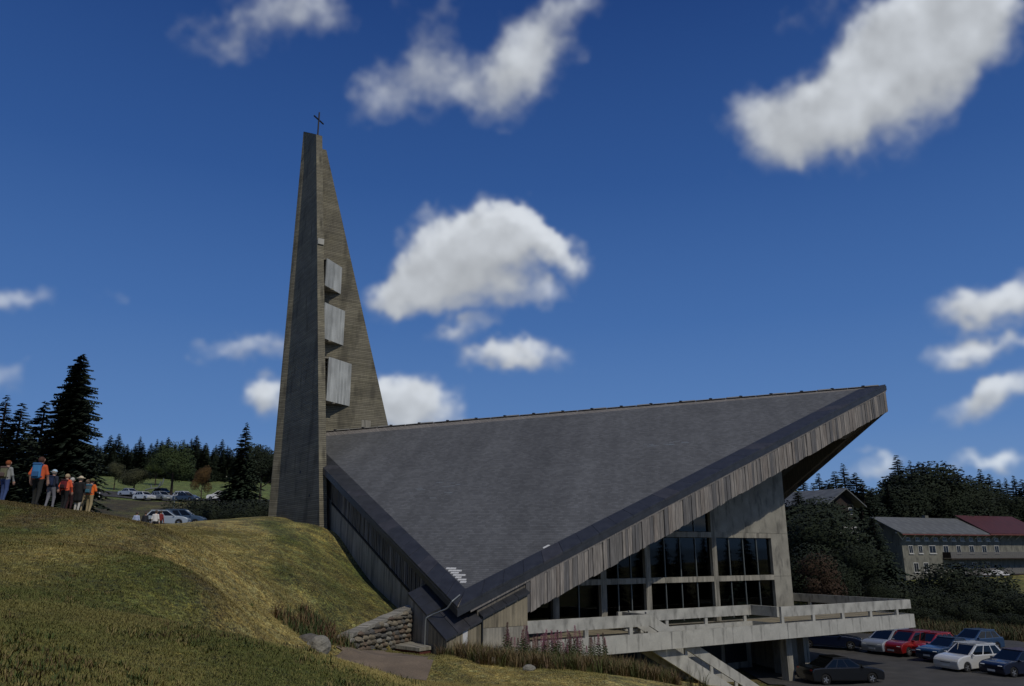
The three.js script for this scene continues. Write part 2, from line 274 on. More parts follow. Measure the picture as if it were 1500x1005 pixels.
// sheets that follow the terrain
function sheet(name, poly, mat, lift, label, cat, step = .8, flat = null) {
  const xs = poly.map((p) => p[0]), fs = poly.map((p) => p[1]), x0 = Math.min(...xs), x1 = Math.max(...xs), f0 = Math.min(...fs), f1 = Math.max(...fs);
  const inside = (X, F) => { let c = false; for (let i = 0, j = poly.length - 1; i < poly.length; j = i++) { const [xi, yi] = poly[i], [xj, yj] = poly[j]; if ((yi > F) !== (yj > F) && X < (xj - xi) * (F - yi) / (yj - yi) + xi) c = !c; } return c; };
  const P = [], U = []; const v = (X, F) => { P.push(X, ground(X, F) + lift, -F); U.push(X, F); };
  for (let X = x0; X < x1; X += step) for (let F = f0; F < f1; F += step) if (inside(X + step / 2 + (hash2(X * 9 | 0, F * 9 | 0) - .5) * step * .5, F + step / 2)) { v(X, F); v(X + step, F); v(X + step, F + step); v(X, F); v(X + step, F + step); v(X, F + step); }
  const g = new THREE.BufferGeometry(); g.setAttribute('position', new THREE.Float32BufferAttribute(P, 3)); g.setAttribute('uv', new THREE.Float32BufferAttribute(U, 2)); g.computeVertexNormals();
  return tag(part(name, g, mat, scene), label, cat, null, 'structure');
}
const asphaltTex = (base, s) => tex(512, 512, 4, 4, (x, y) => cl(base, .92 + .35 * (an(x, y, 5, 5, 4, s) - .5) + .3 * (vnoise(x * 256, y * 256, 256, 256) - .5)));
M.asphalt = std({ map: asphaltTex([72, 70, 67], 0), roughness: .93 });
M.gravel = std({ map: asphaltTex([128, 112, 92], 2), roughness: .95 });
sheet('parking_lot', [[16, 36], [46, 36], [52, 58], [40, 69], [24, 72], [14, 62]], M.asphalt, .07, 'grey asphalt car park below the church terrace', 'car park', .8);
sheet('lower_car_park', [[-46, 70], [-20, 70], [-20, 96], [-48, 96]], M.asphalt, .1, 'asphalt car park beyond the grassy crest', 'car park', 1);
sheet('road', [[-90, 144], [-56, 139.5], [-12, 138], [16, 142], [16, 151], [-12, 147.5], [-56, 150], [-90, 155]], M.asphalt, .12, 'upper road lined with parked cars', 'road', .8);
sheet('dry_field', [[-46, 176], [-8, 172], [8, 190], [-10, 206], [-50, 206]], std({ map: asphaltTex([196, 158, 104], 5), roughness: .95 }), .14, 'tan mown field in front of the forest', 'field', 1.2);
sheet('footpath', [[-5.6, 27], [-2.6, 27], [-2.6, 30.6], [-3.3, 32.4], [-4.2, 34], [-5.4, 34.2], [-6.4, 33], [-6, 30.5]], M.gravel, .05, 'worn gravel path beside the dry stone wall', 'path', .25);

// ---------------------------------------------------------------- church (local frame: x = p along the window front, z = -q, y up)
const LX = -2.06, LF = 36, TURN = Math.atan2(.53, .848), BASE = -7.6;
const toWorld = (p, q) => [LX + .848 * p - .53 * q, LF + .53 * p + .848 * q];
const church = thing('church', 'modern church with a huge slanting slate roof and weathered board fascia', 'church', [LX, BASE, -LF], TURN);
const C = (name, geo, mat, parent = church, label) => { const gs = (Array.isArray(geo) ? geo : [geo]); gs.forEach((g) => g.translate(0, -BASE, 0)); return part(name, geo, mat, parent, label); };
const near = (p, q) => -2.44 + .4 * p + .407 * q;
const farP = (() => { const a = [0, 26.5, near(0, 26.5)], b = [34.1, 0, near(34.1, 0)], c = [39.1, 23.5, -.1]; const e = [b[0] - a[0], b[1] - a[1], b[2] - a[2]], f = [c[0] - a[0], c[1] - a[1], c[2] - a[2]]; const D = e[0] * f[1] - e[1] * f[0], gx = (e[2] * f[1] - e[1] * f[2]) / D, gy = (e[0] * f[2] - e[2] * f[0]) / D; return (p, q) => a[2] + gx * (p - a[0]) + gy * (q - a[1]); })();
const roofH = (p, q) => Math.min(near(p, q), farP(p, q));
const TIP = [34.1, 0], TOP = [0, 26.5], FARC = [39.1, 23.5];
const W = .8;                                     // metal verge strip
M.slateCap = std({ color: 0x7e7d78, roughness: .7 });
// roof planes
{
  const inner = [[W, W], [34.1 - W * 2.3, W], [W, 26.5 - W * 2.3]];
  const full = [[0, 0], [34.1, 0], [0, 26.5]];
  const slab = prism(full, (p, q, t) => [p, near(p, q) - (t ? .02 : .34), -q]);
  const roof = C('roof', slab, M.soffit);
  const slateTone = (p, q) => { const u = (p - q) / 1.414, v = (p + q) / 1.414, k = .92 + .46 * (fbm(u * 1.6 + 5, v * .06 + 3, 4) - .5) + .2 * (fbm(u * .25 + 30, v * .2, 4) - .5); return [.205 * k, .210 * k, .207 * k]; };   // lichen and rain streaks running down the slope
  const NG = 110, P = [], U = [], K = [], I = [];
  for (let i = 0; i <= NG; i++) for (let j = 0; j <= NG - i; j++) { const a = i / NG, b = j / NG, p = inner[0][0] + (inner[1][0] - inner[0][0]) * a, q = inner[0][1] + (inner[2][1] - inner[0][1]) * b; P.push(p, near(p, q) + .02, -q); U.push((p - q) / 1.414, (p + q) / 1.414 * 1.15); K.push(...slateTone(p, q)); }
  const id = (i, j) => i * (NG + 1) - i * (i - 1) / 2 + j;
  for (let i = 0; i < NG; i++) for (let j = 0; j < NG - i; j++) { I.push(id(i, j), id(i + 1, j), id(i, j + 1)); if (j < NG - i - 1) I.push(id(i + 1, j), id(i + 1, j + 1), id(i, j + 1)); }
  const g = new THREE.BufferGeometry(); g.setAttribute('position', new THREE.Float32BufferAttribute(P, 3)); g.setAttribute('uv', new THREE.Float32BufferAttribute(U, 2)); g.setAttribute('color', new THREE.Float32BufferAttribute(K, 3)); g.setIndex(I); g.computeVertexNormals();
  C('slate_covering', g, M.slate, roof);
  const back = prism([[0, 26.5], [34.1, 0], [39.1, 23.5]], (p, q, t) => [p, farP(p, q) - (t ? 0 : .34), -q]);
  const bu = back.attributes.position, b2 = back.attributes.uv; for (let i = 0; i < bu.count; i++) b2.setXY(i, bu.getX(i), -bu.getZ(i));
  back.setAttribute('color', new THREE.Float32BufferAttribute(Array.from({ length: bu.count }, (_, i) => slateTone(bu.getX(i), -bu.getZ(i))).flat(), 3));
  C('roof_back_slope', back, M.slate);
  // pale replaced slates near the gutter corner
  const rr = rng(5);
  [.3, .42, .3, .62, .4, .66, .5].forEach((len, r) => { for (let x = 0; x < len;) { const w = Math.min(.2, len - x), p = W + .05 + x / 1.414, q = W + .62 + r * .235 - x / 1.414, e = w / 1.414 - .006; C('slate', prism([[p, q], [p + e, q - e], [p + e + .078, q - e + .078], [p + .078, q + .078]], (m, n, t) => [m, near(m, n) + (t ? .034 : .021), -n]), M.pale, roof, 'pale bare slate'); x += .2; } });
  for (let k = 0; k < 1; k++) { const p = 5.2 + k * .5, q = W + .08, gg = prism([[p, q], [p + .4, q], [p + .34, q + .1], [p + .02, q + .1]], (x, y, t) => [x, near(x, y) + (t ? .034 : .021), -y]); C('slate', gg, M.pale, roof, 'pale bare slate'); }
  // thin pale lines: a few slates that slipped
  for (let k = 0; k < 26; k++) { const left = k < 14, p = left ? 2.6 + rr() * 2.6 : 15.6 + rr() * 2.6, q = left ? 9.4 + rr() * 2.2 : 5.6 - (p - 15.6) * .66 + rr() * .5, s = .12 + rr() * .3; C('slate', prism([[p, q], [p + s, q - s], [p + s + .03, q - s + .03], [p + .03, q + .03]], (x, y, t) => [x, near(x, y) + (t ? .03 : .021), -y]), M.zinc, roof); }
  // ridge caps
  const N = 40;
  for (let k = 0; k < N; k++) {
    const a = k / N, b = (k + .93) / N, at = (t, d) => { const p = 34.1 * t * .985 + .2, q = 26.5 * (1 - t * .985) - .2; return [p, q]; };
    const [p0, q0] = at(a), [p1, q1] = at(b), h = .05 + (k % 3 === 0 ? .03 : 0);
    C('ridge_cap', loft([[p0 - .12, near(p0, q0) - .02, -q0 + .16], [p0 + .12, near(p0, q0) - .02, -q0 - .16], [p0, near(p0, q0) + h, -q0]].reverse(), [[p1 - .12, near(p1, q1) - .02, -q1 + .16], [p1 + .12, near(p1, q1) - .02, -q1 - .16], [p1, near(p1, q1) + h, -q1]].reverse()), M.slateCap, roof);
    if (k % 2 === 0) C('snow_hook', boxm(p1 - .12, p1 + .06, near(p1, q1) - .02, near(p1, q1) + .09, -q1 - .02, -q1 + .14), M.iron, roof);
  }
  // metal verge: panels along the eave and the rake
  const strip = (n, fn) => { for (let k = 0; k < n; k++) fn(k / n, (k + 1) / n, k); };
  strip(26, (a, b, k) => { const q0 = mix(0, 26.5, a), q1 = mix(0, 26.5, b) - .018, i0 = mix(W, 26.5 - W * 2.3, a), i1 = mix(W, 26.5 - W * 2.3, b) - .018; C('verge_panel', prism([[-.06, q0], [W, i0], [W, i1], [-.06, q1]], (p, q, t) => [p, near(p, q) + (t ? .055 + (k % 2) * .004 : -.05), -q]), k % 5 === 3 ? M.metalBrown : M.metal, roof); });
  strip(30, (a, b, k) => { const p0 = mix(0, 34.15, a), p1 = mix(0, 34.15, b) - .018, i0 = mix(W, 34.1 - W * 2.3, a), i1 = mix(W, 34.1 - W * 2.3, b) - .018; C('verge_panel', prism([[p0, -.06], [p1, -.06], [i1, W], [i0, W]], (p, q, t) => [p, near(p, q) + (t ? .057 + (k % 2) * .004 : -.05), -q]), k % 7 === 4 ? M.metalBrown : M.metal, roof); });
  C('verge_edge', prism([[-.07, -.07], [34.2, -.07], [34.2, .02], [-.07, .02]], (p, q, t) => [p, near(p, q) + (t ? -.06 : -.36), -q]), M.metal, roof);
  C('verge_edge', prism([[-.075, .03], [.02, .03], [.02, 26.5], [-.075, 26.5]], (p, q, t) => [p, near(p, q) + (t ? -.06 : -.34), -q]), M.metal, roof);
  C('trim_rail', prism([[.6, -.05], [34.16, -.05], [34.16, .0], [.6, .0]], (p, q, t) => [p, near(p, q) + (t ? -.365 : -.47), -q]), M.wood[1], roof);
}
// board fascia under the rake, each board on its own
{
  const fascia = C('fascia', prism([[1, .06], [34.0, .06], [34.0, .14], [1, .14]], (p, q, t) => [p, near(p, q) + (t ? -.38 : -1.78), -q]), M.battenBack);
  const rr = rng(77); let p = 3.56;
  while (p < 34.05) {
    const w = Math.min(.15 + rr() * .19, 34.12 - p), z = .012 + rr() * .06, d = -1.86 + (rr() - .5) * .07, tw = (rr() - .5) * .02;
    const u0 = rr() * 3; const g = loft([[p, near(p, 0) - .46, z], [p, near(p, 0) + d, z + tw], [p + w - .022, near(p + w, 0) + d, z - tw], [p + w - .022, near(p + w, 0) - .46, z]], [[p, near(p, 0) - .46, z - .05], [p, near(p, 0) + d, z - .05], [p + w - .012, near(p + w, 0) + d, z - .05], [p + w - .012, near(p + w, 0) - .46, z - .05]].map((v) => v));
    const uv = g.attributes.uv; for (let i = 0; i < uv.count; i++) uv.setXY(i, uv.getX(i) + u0 * 7, uv.getY(i) + u0);
    C('board', g, M.wood[Math.min(5, Math.floor(rr() * 6 + (p > 20 ? .6 : 0)))], fascia); p += w;
  }
  // the same boards round the far side of the peak
  const dir = [5 / 24.03, 23.5 / 24.03]; let s = 0; const back = C('fascia', prism([[34.0, .1], [38.9, 23.4], [38.7, 23.4], [33.8, .1]], (a, b, t) => [a, farP(a, b) + (t ? -.3 : -1.6), -b]), M.battenBack);
  while (s < 23) { const w = .3 + rr() * .2, a = [34.1 + dir[0] * s, dir[1] * s], b = [34.1 + dir[0] * (s + w - .012), dir[1] * (s + w - .012)], h = (v, k) => farP(...v) + k; C('board', loft([[a[0], h(a, -.36), -a[1]], [a[0], h(a, -1.84), -a[1]], [b[0], h(b, -1.84), -b[1]], [b[0], h(b, -.36), -b[1]]], [[a[0] - .06, h(a, -.36), -a[1]], [a[0] - .06, h(a, -1.84), -a[1]], [b[0] - .06, h(b, -1.84), -b[1]], [b[0] - .06, h(b, -.36), -b[1]]].map((v) => v)), M.wood[Math.floor(rr() * 6)], back); s += w; }
  // timber soffit: closes the overhang between the fascias and the walls
  C('soffit', prism([[.2, .15], [34.0, .15], [34.0 + .7, 3.5], [26.2, 6.2], [26.2, 3.3], [.2, 3.3]], (p, q, t) => [p, roofH(p, q) - (t ? .4 : .5) - .0, -q]), M.soffit);
  C('soffit', prism([[33.6, .3], [34.3, 3.6], [27.2, 8.2], [26.2, 5.4]], (p, q, t) => [p, roofH(p, q) - (t ? .5 : 1.5) - q * .08, -q]), M.soffit);
}
// left wall: concrete plinth + vertical battens below the eave
{
  const wall = C('left_wall', prism([[2.0, -6], [24.5, -6], [24.5, near(.5, 24.5) - 2.2], [2.0, near(.5, 2.0) - 2.2]], (q, h, t) => [.5 + (t ? 0 : .35), h, -q]), M.conc);
  C('batten_backing', prism([[2.0, near(.5, 2) - 2.19], [24.5, near(.5, 24.5) - 2.19], [24.5, near(.5, 24.5) - .36], [2.0, near(.5, 2) - .36]], (q, h, t) => [.56 + (t ? 0 : .2), h, -q]), M.battenBack, wall);
  C('drip_rail', prism([[2.0, near(.5, 2) - 2.3], [18.1, near(.5, 18.1) - 2.3], [18.1, near(.5, 18.1) - 2.19], [2.0, near(.5, 2) - 2.19]], (q, h, t) => [.42 + (t ? 0 : .14), h, -q]), M.iron, wall);
  const rr = rng(8);
  for (let q = 2.1; q < 18.1; q += .235) { const w = .13 + rr() * .05, z = .47 + rr() * .03; C('batten', prism([[q, near(.5, q) - 2.2], [q + w, near(.5, q + w) - 2.2], [q + w, near(.5, q + w) - .38], [q, near(.5, q) - .38]], (a, h, t) => [z + (t ? 0 : .07), h, -a]), rr() < .6 ? M.batten : M.wood[1 + Math.floor(rr() * 4)], wall); }
}
// window front
const OF = 3.25, FL = -4.12;                       // facade depth and terrace floor level
{
  const zf = -OF;
  const frame = C('window_front', [boxm(13.85, 14.25, FL, near(14, OF) - .4, zf - .45, zf), boxm(10.6, 11.0, FL, near(10.8, OF) - .4, zf - .45, zf), boxm(7.4, 7.8, FL, near(7.6, OF) - .4, zf - .45, zf)].map((g) => g), M.conc);
  const pieces = [];
  C('column', boxm(19.28, 19.66, FL, near(19.4, OF) - .4, zf - .45, zf + .004), M.conc, frame);
  const lb = -1.88, lt = -1.58, ub = .68, ut = 1.0;
  for (const [a, b] of [[4.2, 7.4], [7.8, 10.6], [11.0, 13.85], [14.25, 19.28], [19.66, 24.66]]) {
    C('beam', boxm(a, b, lb, lt, zf - .42, zf - .004), M.conc, frame);
    if (a > 14) C('beam', boxm(a, b, ub, ut, zf - .42, zf - .003), M.conc, frame);
  }
  // wide pier and the concrete panel above the upper beam
  C('pier', boxm(24.66, 26.3, BASE + .1, lb + .2, zf - .6, zf + .002), M.concSmooth, frame); C('pier', boxm(24.66, 26.3, lb + .215, ut - .05, zf - .6, zf + .001), M.concSmooth, frame);
  C('gable_panel', prism([[19.66, ut + .002], [24.66, ut + .002], [24.66, ut - .035], [26.3, ut - .035], [26.3, near(26.3, OF) - .4], [19.66, near(19.66, OF) - .4]], (p, h, t) => [p, h, zf - (t ? 0 : .5)]), M.concSmooth, frame);
  // panes and mullions
  const bays = [[4.2, 7.4, 2], [7.8, 10.6, 2], [11.0, 13.85, 3], [14.25, 19.28, 4], [19.66, 24.66, 4]];
  for (const [a, b, n] of bays) for (const [h0, h1, top] of [[FL + .12, lb, 0], [lt, ub, 1], [ut, 4, 2]]) for (let k = 0; k < n; k++) {
    if (top === 2 && !(a > 14 && a < 15)) continue;
    const x0 = mix(a, b, k / n) + .03, x1 = mix(a, b, (k + 1) / n) - .03, lim = (p) => Math.min(h1, near(p, OF) - .45); if (lim(x1) < h0 + .2) continue;
    const pane = C('pane', prism([[x0, h0 + .03], [x1, h0 + .03], [x1, lim(x1) - .03], [x0, Math.max(h0 + .04, lim(x0) - .03)]], (p, h, t) => [p, h, zf - .2 - (t ? 0 : .012)]), M.glass, frame);
    if (k) C('mullion', boxm(x0 - .055, x0 - .005, h0, Math.max(h0 + .1, lim(x0)), zf - .26, zf - .14), M.frameLight, pane);
  }
  // interior: floor, stair, rear and side walls keep it dark
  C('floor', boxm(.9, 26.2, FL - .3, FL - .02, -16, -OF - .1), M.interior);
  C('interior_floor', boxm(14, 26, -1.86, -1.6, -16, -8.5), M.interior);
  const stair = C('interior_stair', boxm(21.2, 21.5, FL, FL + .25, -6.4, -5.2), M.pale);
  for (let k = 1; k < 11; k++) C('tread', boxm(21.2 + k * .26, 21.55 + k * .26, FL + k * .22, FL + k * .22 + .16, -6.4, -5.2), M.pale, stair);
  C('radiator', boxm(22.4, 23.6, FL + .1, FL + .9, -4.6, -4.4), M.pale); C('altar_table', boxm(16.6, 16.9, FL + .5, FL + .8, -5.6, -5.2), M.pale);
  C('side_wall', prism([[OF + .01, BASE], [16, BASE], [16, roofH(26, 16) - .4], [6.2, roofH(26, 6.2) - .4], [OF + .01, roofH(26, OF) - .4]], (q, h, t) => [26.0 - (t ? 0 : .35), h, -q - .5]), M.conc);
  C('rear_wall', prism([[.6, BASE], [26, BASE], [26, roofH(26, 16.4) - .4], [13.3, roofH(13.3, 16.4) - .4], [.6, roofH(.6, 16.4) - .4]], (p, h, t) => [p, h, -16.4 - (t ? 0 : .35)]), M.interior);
  // basement storey below the terrace
  C('basement_wall', boxm(3.4, 24.6, BASE - .4, FL - .3, zf - 2.6, zf - 2.3), M.conc);
  for (let k = 0; k < 5; k++) { const x = 13 + k * 2.3; C('basement_window', boxm(x, x + 1.9, -6.9, -5.0, zf - 2.29, zf - 2.24), M.frame); }
}
// corner buttress with sheet-metal covers
{
  const cov = (p, q) => near(p, q) - .8;
  const B = C('buttress', prism([[-.66, 1.5], [.9, 1.5], [.9, 3.5], [-.66, 3.5]], (p, q, t) => [p, t ? cov(p, q) - .09 : -6, -q]), M.conc);
  C('corner_block', prism([[-.68, -.27], [1.0, -.27], [1.0, 1.47], [-.68, 1.47]], (p, q, t) => [p, t ? cov(p, q) - .09 : -6, -q]), M.concSunWarm, B);
  C('front_block', prism([[1.06, -.27], [3.46, -.27], [3.46, .9], [1.06, .9]], (p, q, t) => [p, t ? cov(p, q) - .09 : -3.35, -q]), M.concSunWarm, B);
  C('front_block_base', boxm(1.06, 3.46, -6.5, -3.365, -.9, .268), M.conc, B);
  const cv = (pts, lift, m, n, ax) => { for (let k = 0; k < n; k++) { const [p0, p1, q0, q1] = pts, r = ax === 'p' ? [mix(p0, p1, k / n), mix(p0, p1, (k + 1) / n) - .02, q0, q1] : [p0, p1, mix(q0, q1, k / n), mix(q0, q1, (k + 1) / n) - .02]; C('cover_sheet', prism([[r[0], r[2]], [r[1], r[2]], [r[1], r[3]], [r[0], r[3]]], (p, q, t) => [p, cov(p, q) + (t ? lift : lift - .09), -q]), m[k % m.length], B); } };
  cv([-.76, .5, 1.52, 3.6], .09, [M.metal], 3, 'q'); cv([-.78, 1.02, -.37, 1.5], .0, [M.metal, M.metalBrown, M.metalBrown], 3, 'p'); cv([1.06, 3.54, -.37, .6], .09, [M.metal], 4, 'p');
  C('joint_cover', boxm(1.0, 1.07, -6.4, cov(1.0, -.3) + .0, .27, .36), M.frame, B);
  C('lime_streak', boxm(.1, .34, -4.6, -3.35, .27, .274), M.pale, B, 'white lime run on the concrete');
  C('downpipe', tube([[.35, near(.35, .5) + .12, -.5], [-.1, near(0, .3) + .1, -.35], [-.25, near(0, .6) - .35, -.6], [-.6, cov(-.6, 1.3) + .12, -1.3], [-.82, cov(-.8, 1.5) - .05, -1.48], [-.84, -3.7, -1.49], [-.84, -4.9, -1.49]], .035, 48, 6), M.zinc, B);
}
// ---------------------------------------------------------------- terrace
{
  const T = thing('terrace', 'pale concrete terrace with slotted parapet jutting from the church front', 'terrace', [LX, BASE, -LF], TURN);
  const A = (n, g, m = M.white, par = T, l) => C(n, g, m, par, l);
  const H0 = -3.2, H1 = -3.75, H2 = -4.1, H3 = -4.93, th = .16;
  A('slab', boxm(3.56, 11.1, FL - .3, FL - .02, -OF, -.18), M.concSunWarm); A('slab', boxm(21.05, 33.9, FL - .3, FL - .02, -OF, -.18), M.concSunWarm); A('slab', boxm(11.1, 21.05, FL - .3, FL - .02, -OF, -2.2), M.concSunWarm); A('slab', boxm(26.4, 33.9, FL - .3, FL - .02, -9.2, -OF - .001), M.concSunWarm);
  for (const [a, b] of [[3.56, 8.0], [8.02, 12.5], [12.52, 17.0], [17.02, 21.5], [21.52, 26.0], [26.02, 30.2], [30.22, 34.05]]) A('edge_beam', boxm(a, b, H3, H2, -.18, 0));
  for (const [a, b] of [[3.57, 11.15], [21.1, 33.85]]) A('parapet_panel', boxm(a, b, H1, H0, -th, -.012));
  for (const p of [7.05, 9.85, 21.2, 23.95, 26.72, 29.5, 32.3]) A('post', boxm(p - .11, p + .11, H2, H1, -.15, -.02));
  A('parapet_panel', boxm(10.75, 20.9, H1, H0, -2.2, -2.05)); A('inner_beam', boxm(11.1, 21.0, H3 + .2, H2, -2.2, -2.02));
  for (const p of [11.4, 14.2, 17.2, 20.4]) A('post', boxm(p - .11, p + .11, H2, H1, -2.17, -2.08));
  A('parapet_panel', boxm(20.92, 21.08, H1, H0, -2.2, -.17)); A('end_beam', boxm(20.92, 21.04, H3 + .2, H2, -2.0, -.19));
  A('parapet_panel', boxm(11.0, 11.14, H1, H0, -2.04, -.17));
  A('parapet_panel', boxm(33.7, 33.84, H1, H0, -9.4, -.17)); A('edge_beam', boxm(33.86, 34.04, H3, H2, -9.4, -.19)); for (const q of [2.6, 5.2, 7.8]) A('post', boxm(33.71, 33.83, H2, H1, -q - .1, -q + .1));
  A('parapet_panel', boxm(26.4, 33.69, H1, H0, -9.4, -9.25)); A('edge_beam', boxm(26.4, 33.85, H3, H2, -9.42, -9.22));
  A('support', boxm(22.6, 23.1, BASE - .6, FL - .3, -1.6, -1.1), M.conc); A('support', boxm(24.9, 25.4, BASE - .6, FL - .3, -2.2, -1.7), M.conc); A('support', boxm(6.2, 6.7, BASE - .6, FL - .3, -1.6, -1.1), M.conc);
  // outdoor stair through the slot, falling along the front
  const S = thing('outdoor_stair', 'pale concrete stair with solid side guards descending through the terrace slot', 'stair', [LX, BASE, -LF], TURN);
  const m = .52, y = (p) => -3.2 - m * (p - 11.4);
  for (const q of [.42, 1.75]) {
    A('guard_panel', prism([[11.25, y(11.25)], [19.6, y(19.6)], [19.6, y(19.6) - .58], [11.25, y(11.25) - .58]], (p, h, t) => [p, h, -q - (t ? 0 : .13)]), M.white, S);
    A('stringer', prism([[11.3, y(11.3) - .92], [20.2, y(20.2) - .92], [20.2, y(20.2) - 1.75], [11.3, y(11.3) - 1.75]], (p, h, t) => [p, h, -q - (t ? 0 : .15)]), M.white, S);
    for (let p = 12; p < 19.6; p += 1.8) A('post', prism([[p, y(p) - .58], [p + .2, y(p + .2) - .58], [p + .2, y(p + .2) - .92], [p, y(p) - .92]], (a, h, t) => [a, h, -q - (t ? .02 : .11)]), M.white, S);
  }
  for (let k = 0; k < 26; k++) A('tread', boxm(11.4 + k * .31, 11.76 + k * .31, y(11.4 + k * .31) - 1.15, y(11.4 + k * .31) - 1.03, -1.75, -.58), M.conc, S);
}
// ---------------------------------------------------------------- bell tower
{
  const T = thing('bell_tower', 'tapering board-marked concrete bell tower of two slabs with sound boxes', 'bell tower', [LX, BASE, -LF], TURN);
  const ring = (pts, h) => pts.map(([p, q, d = 0]) => [p, h + d, -q]);
  const lb = [[-.33, 17.4], [.18, 17.4], [.18, 28.4], [-.78, 28.4], [-.33, 27.7]], lt = [[-.33, 24.55], [.18, 24.55], [.18, 27.7, 1.75], [-.48, 27.7, 1.75], [-.33, 27.3, 1.5]];
  const L = C('left_slab', loft(ring(lb, -1), ring(lt, 32.5)), M.board, T);
  const rt = [[.19, 25.0], [9.9, 25.0], [9.9, 25.5], [.19, 25.5]], rtt = [[.32, 25.0], [.74, 25.0], [.74, 25.5], [.32, 25.5]];
  const Rr = C('right_slab', loft(ring(rt, 0), ring(rtt, 31.6)), M.board, T);
  C('rear_slab', loft(ring([[.44, 27.0], [6, 27.0], [6, 27.4], [.44, 27.4]], 0), ring([[.44, 27.0], [.7, 27.0], [.7, 27.4], [.44, 27.4]], 30)), M.board, T);
  // sound boxes: wedge-shaped hoods on the right slab
  for (const [p0, p1, pA, h0, h1] of [[.22, 2.68, .9, 19.5, 21.73], [.22, 3.12, .97, 15.35, 18.15], [.22, 3.9, 1.56, 10.62, 13.95]]) {
    const q0 = 24.995, qa = 23.6, b = C('sound_box', loft([[pA, h0, -qa], [p1, h0, -q0], [p1 - .14, h0, -q0], [pA - .02, h0, -qa - .18]], [[pA, h1, -qa], [p1, h1, -q0], [p1 - .14, h1, -q0], [pA - .02, h1, -qa - .18]]), M.boxC, T);
    C('hood_top', prism([[pA + .02, qa + .02], [p1 - .02, q0], [p0, q0], [p0, qa + .5]], (p, q, t) => [p, h1 - .12 + (t ? .11 : 0), -q]), M.conc, b);
    C('hood_floor', prism([[pA + .02, qa + .02], [p1 - .02, q0], [p0, q0], [p0, qa + .5]], (p, q, t) => [p, h0 + .02 + (t ? .12 : 0), -q]), M.conc, b);
    for (let h = h0 + .3; h < h1 - .2; h += .36) C('louvre', prism([[p0, qa + .55], [pA - .04, qa + .12], [pA - .04, qa + .3], [p0, qa + .8]], (p, q, t) => [p, h + (q - qa) * .5 + (t ? .03 : 0), -q]), M.iron, b);
    C('louvre_back', boxm(p0, p0 + .4, h0 + .15, h1 - .13, -q0 + .02, -q0 + .1), M.conc, b);
    C('drip', boxm(pA + .6, pA + .85, h0 - .09, h0, -(qa + q0) / 2 + .05, -(qa + q0) / 2 + .25), M.conc, b);
  }
  C('repair_patch', boxm(4.95, 5.7, 9.05, 9.65, -25.0, -24.99), M.conc, Rr, 'pale mortar patch');
  { const q = 17.4 + (22.35 + 1) / 34.2 * 7.15; C('repair_patch', boxm(-.31, .16, 22.2, 22.65, -q - .06, -q + .055), M.white, L, 'pale mortar band'); }
  for (const [q, h] of [[22.6, 5.1], [20.3, 3.35]]) C('anchor_hole', boxm(-.35, -.31, h, h + .18, -q - .12, -q + .12), M.iron, L);
  // cross on the summit
  const X = C('cross', boxm(-.02, .08, 32.5, 35.0, -25.35, -25.25), M.iron, T);
  const a = Math.atan2(.94, .33) - TURN; C('cross_arm', new THREE.BoxGeometry(1.4, .09, .09).rotateY(a).translate(.03, 34.3, -25.3), M.iron, X);
}

// ---------------------------------------------------------------- dry stone wall, plinth, boulders
function rock(r, sx, sy, sz, seed, det = 2) {
  const g = new THREE.IcosahedronGeometry(r, det), p = g.attributes.position, rr = rng(seed), o = [rr() * 50, rr() * 50];
  for (let i = 0; i < p.count; i++) { const x = p.getX(i) / r, y = p.getY(i) / r, z = p.getZ(i) / r, k = .78 + .44 * fbm(x * 1.6 + o[0] + z, y * 1.6 + o[1] + z * .7, 3); p.setXYZ(i, x * r * k * sx, y * r * k * sy, z * r * k * sz); }
  g.computeVertexNormals(); return g;
}
const stoneTex = tex(256, 256, 1, 1, (x, y) => { const k = .9 + .5 * (an(x, y, 6, 6, 4) - .5) + .3 * (an(x, y, 40, 40, 2) - .5); return cl([255, 255, 255], k * .95); });
M.stone = [[128, 118, 102], [108, 104, 96], [146, 136, 116], [120, 104, 88], [98, 96, 92], [150, 146, 134]].map((c) => std({ color: new THREE.Color(`rgb(${c})`), map: stoneTex, bumpMap: stoneTex, bumpScale: .02, roughness: .92 }));
const wallEnds = { a: [-6.55, 33.3], b: [-4.15, 39.0] };
const stoneWallTop = (t) => mix(-3.55, -2.62, Math.pow(t, .9)), stoneWallFoot = (t) => mix(-3.95, -4.75, t);
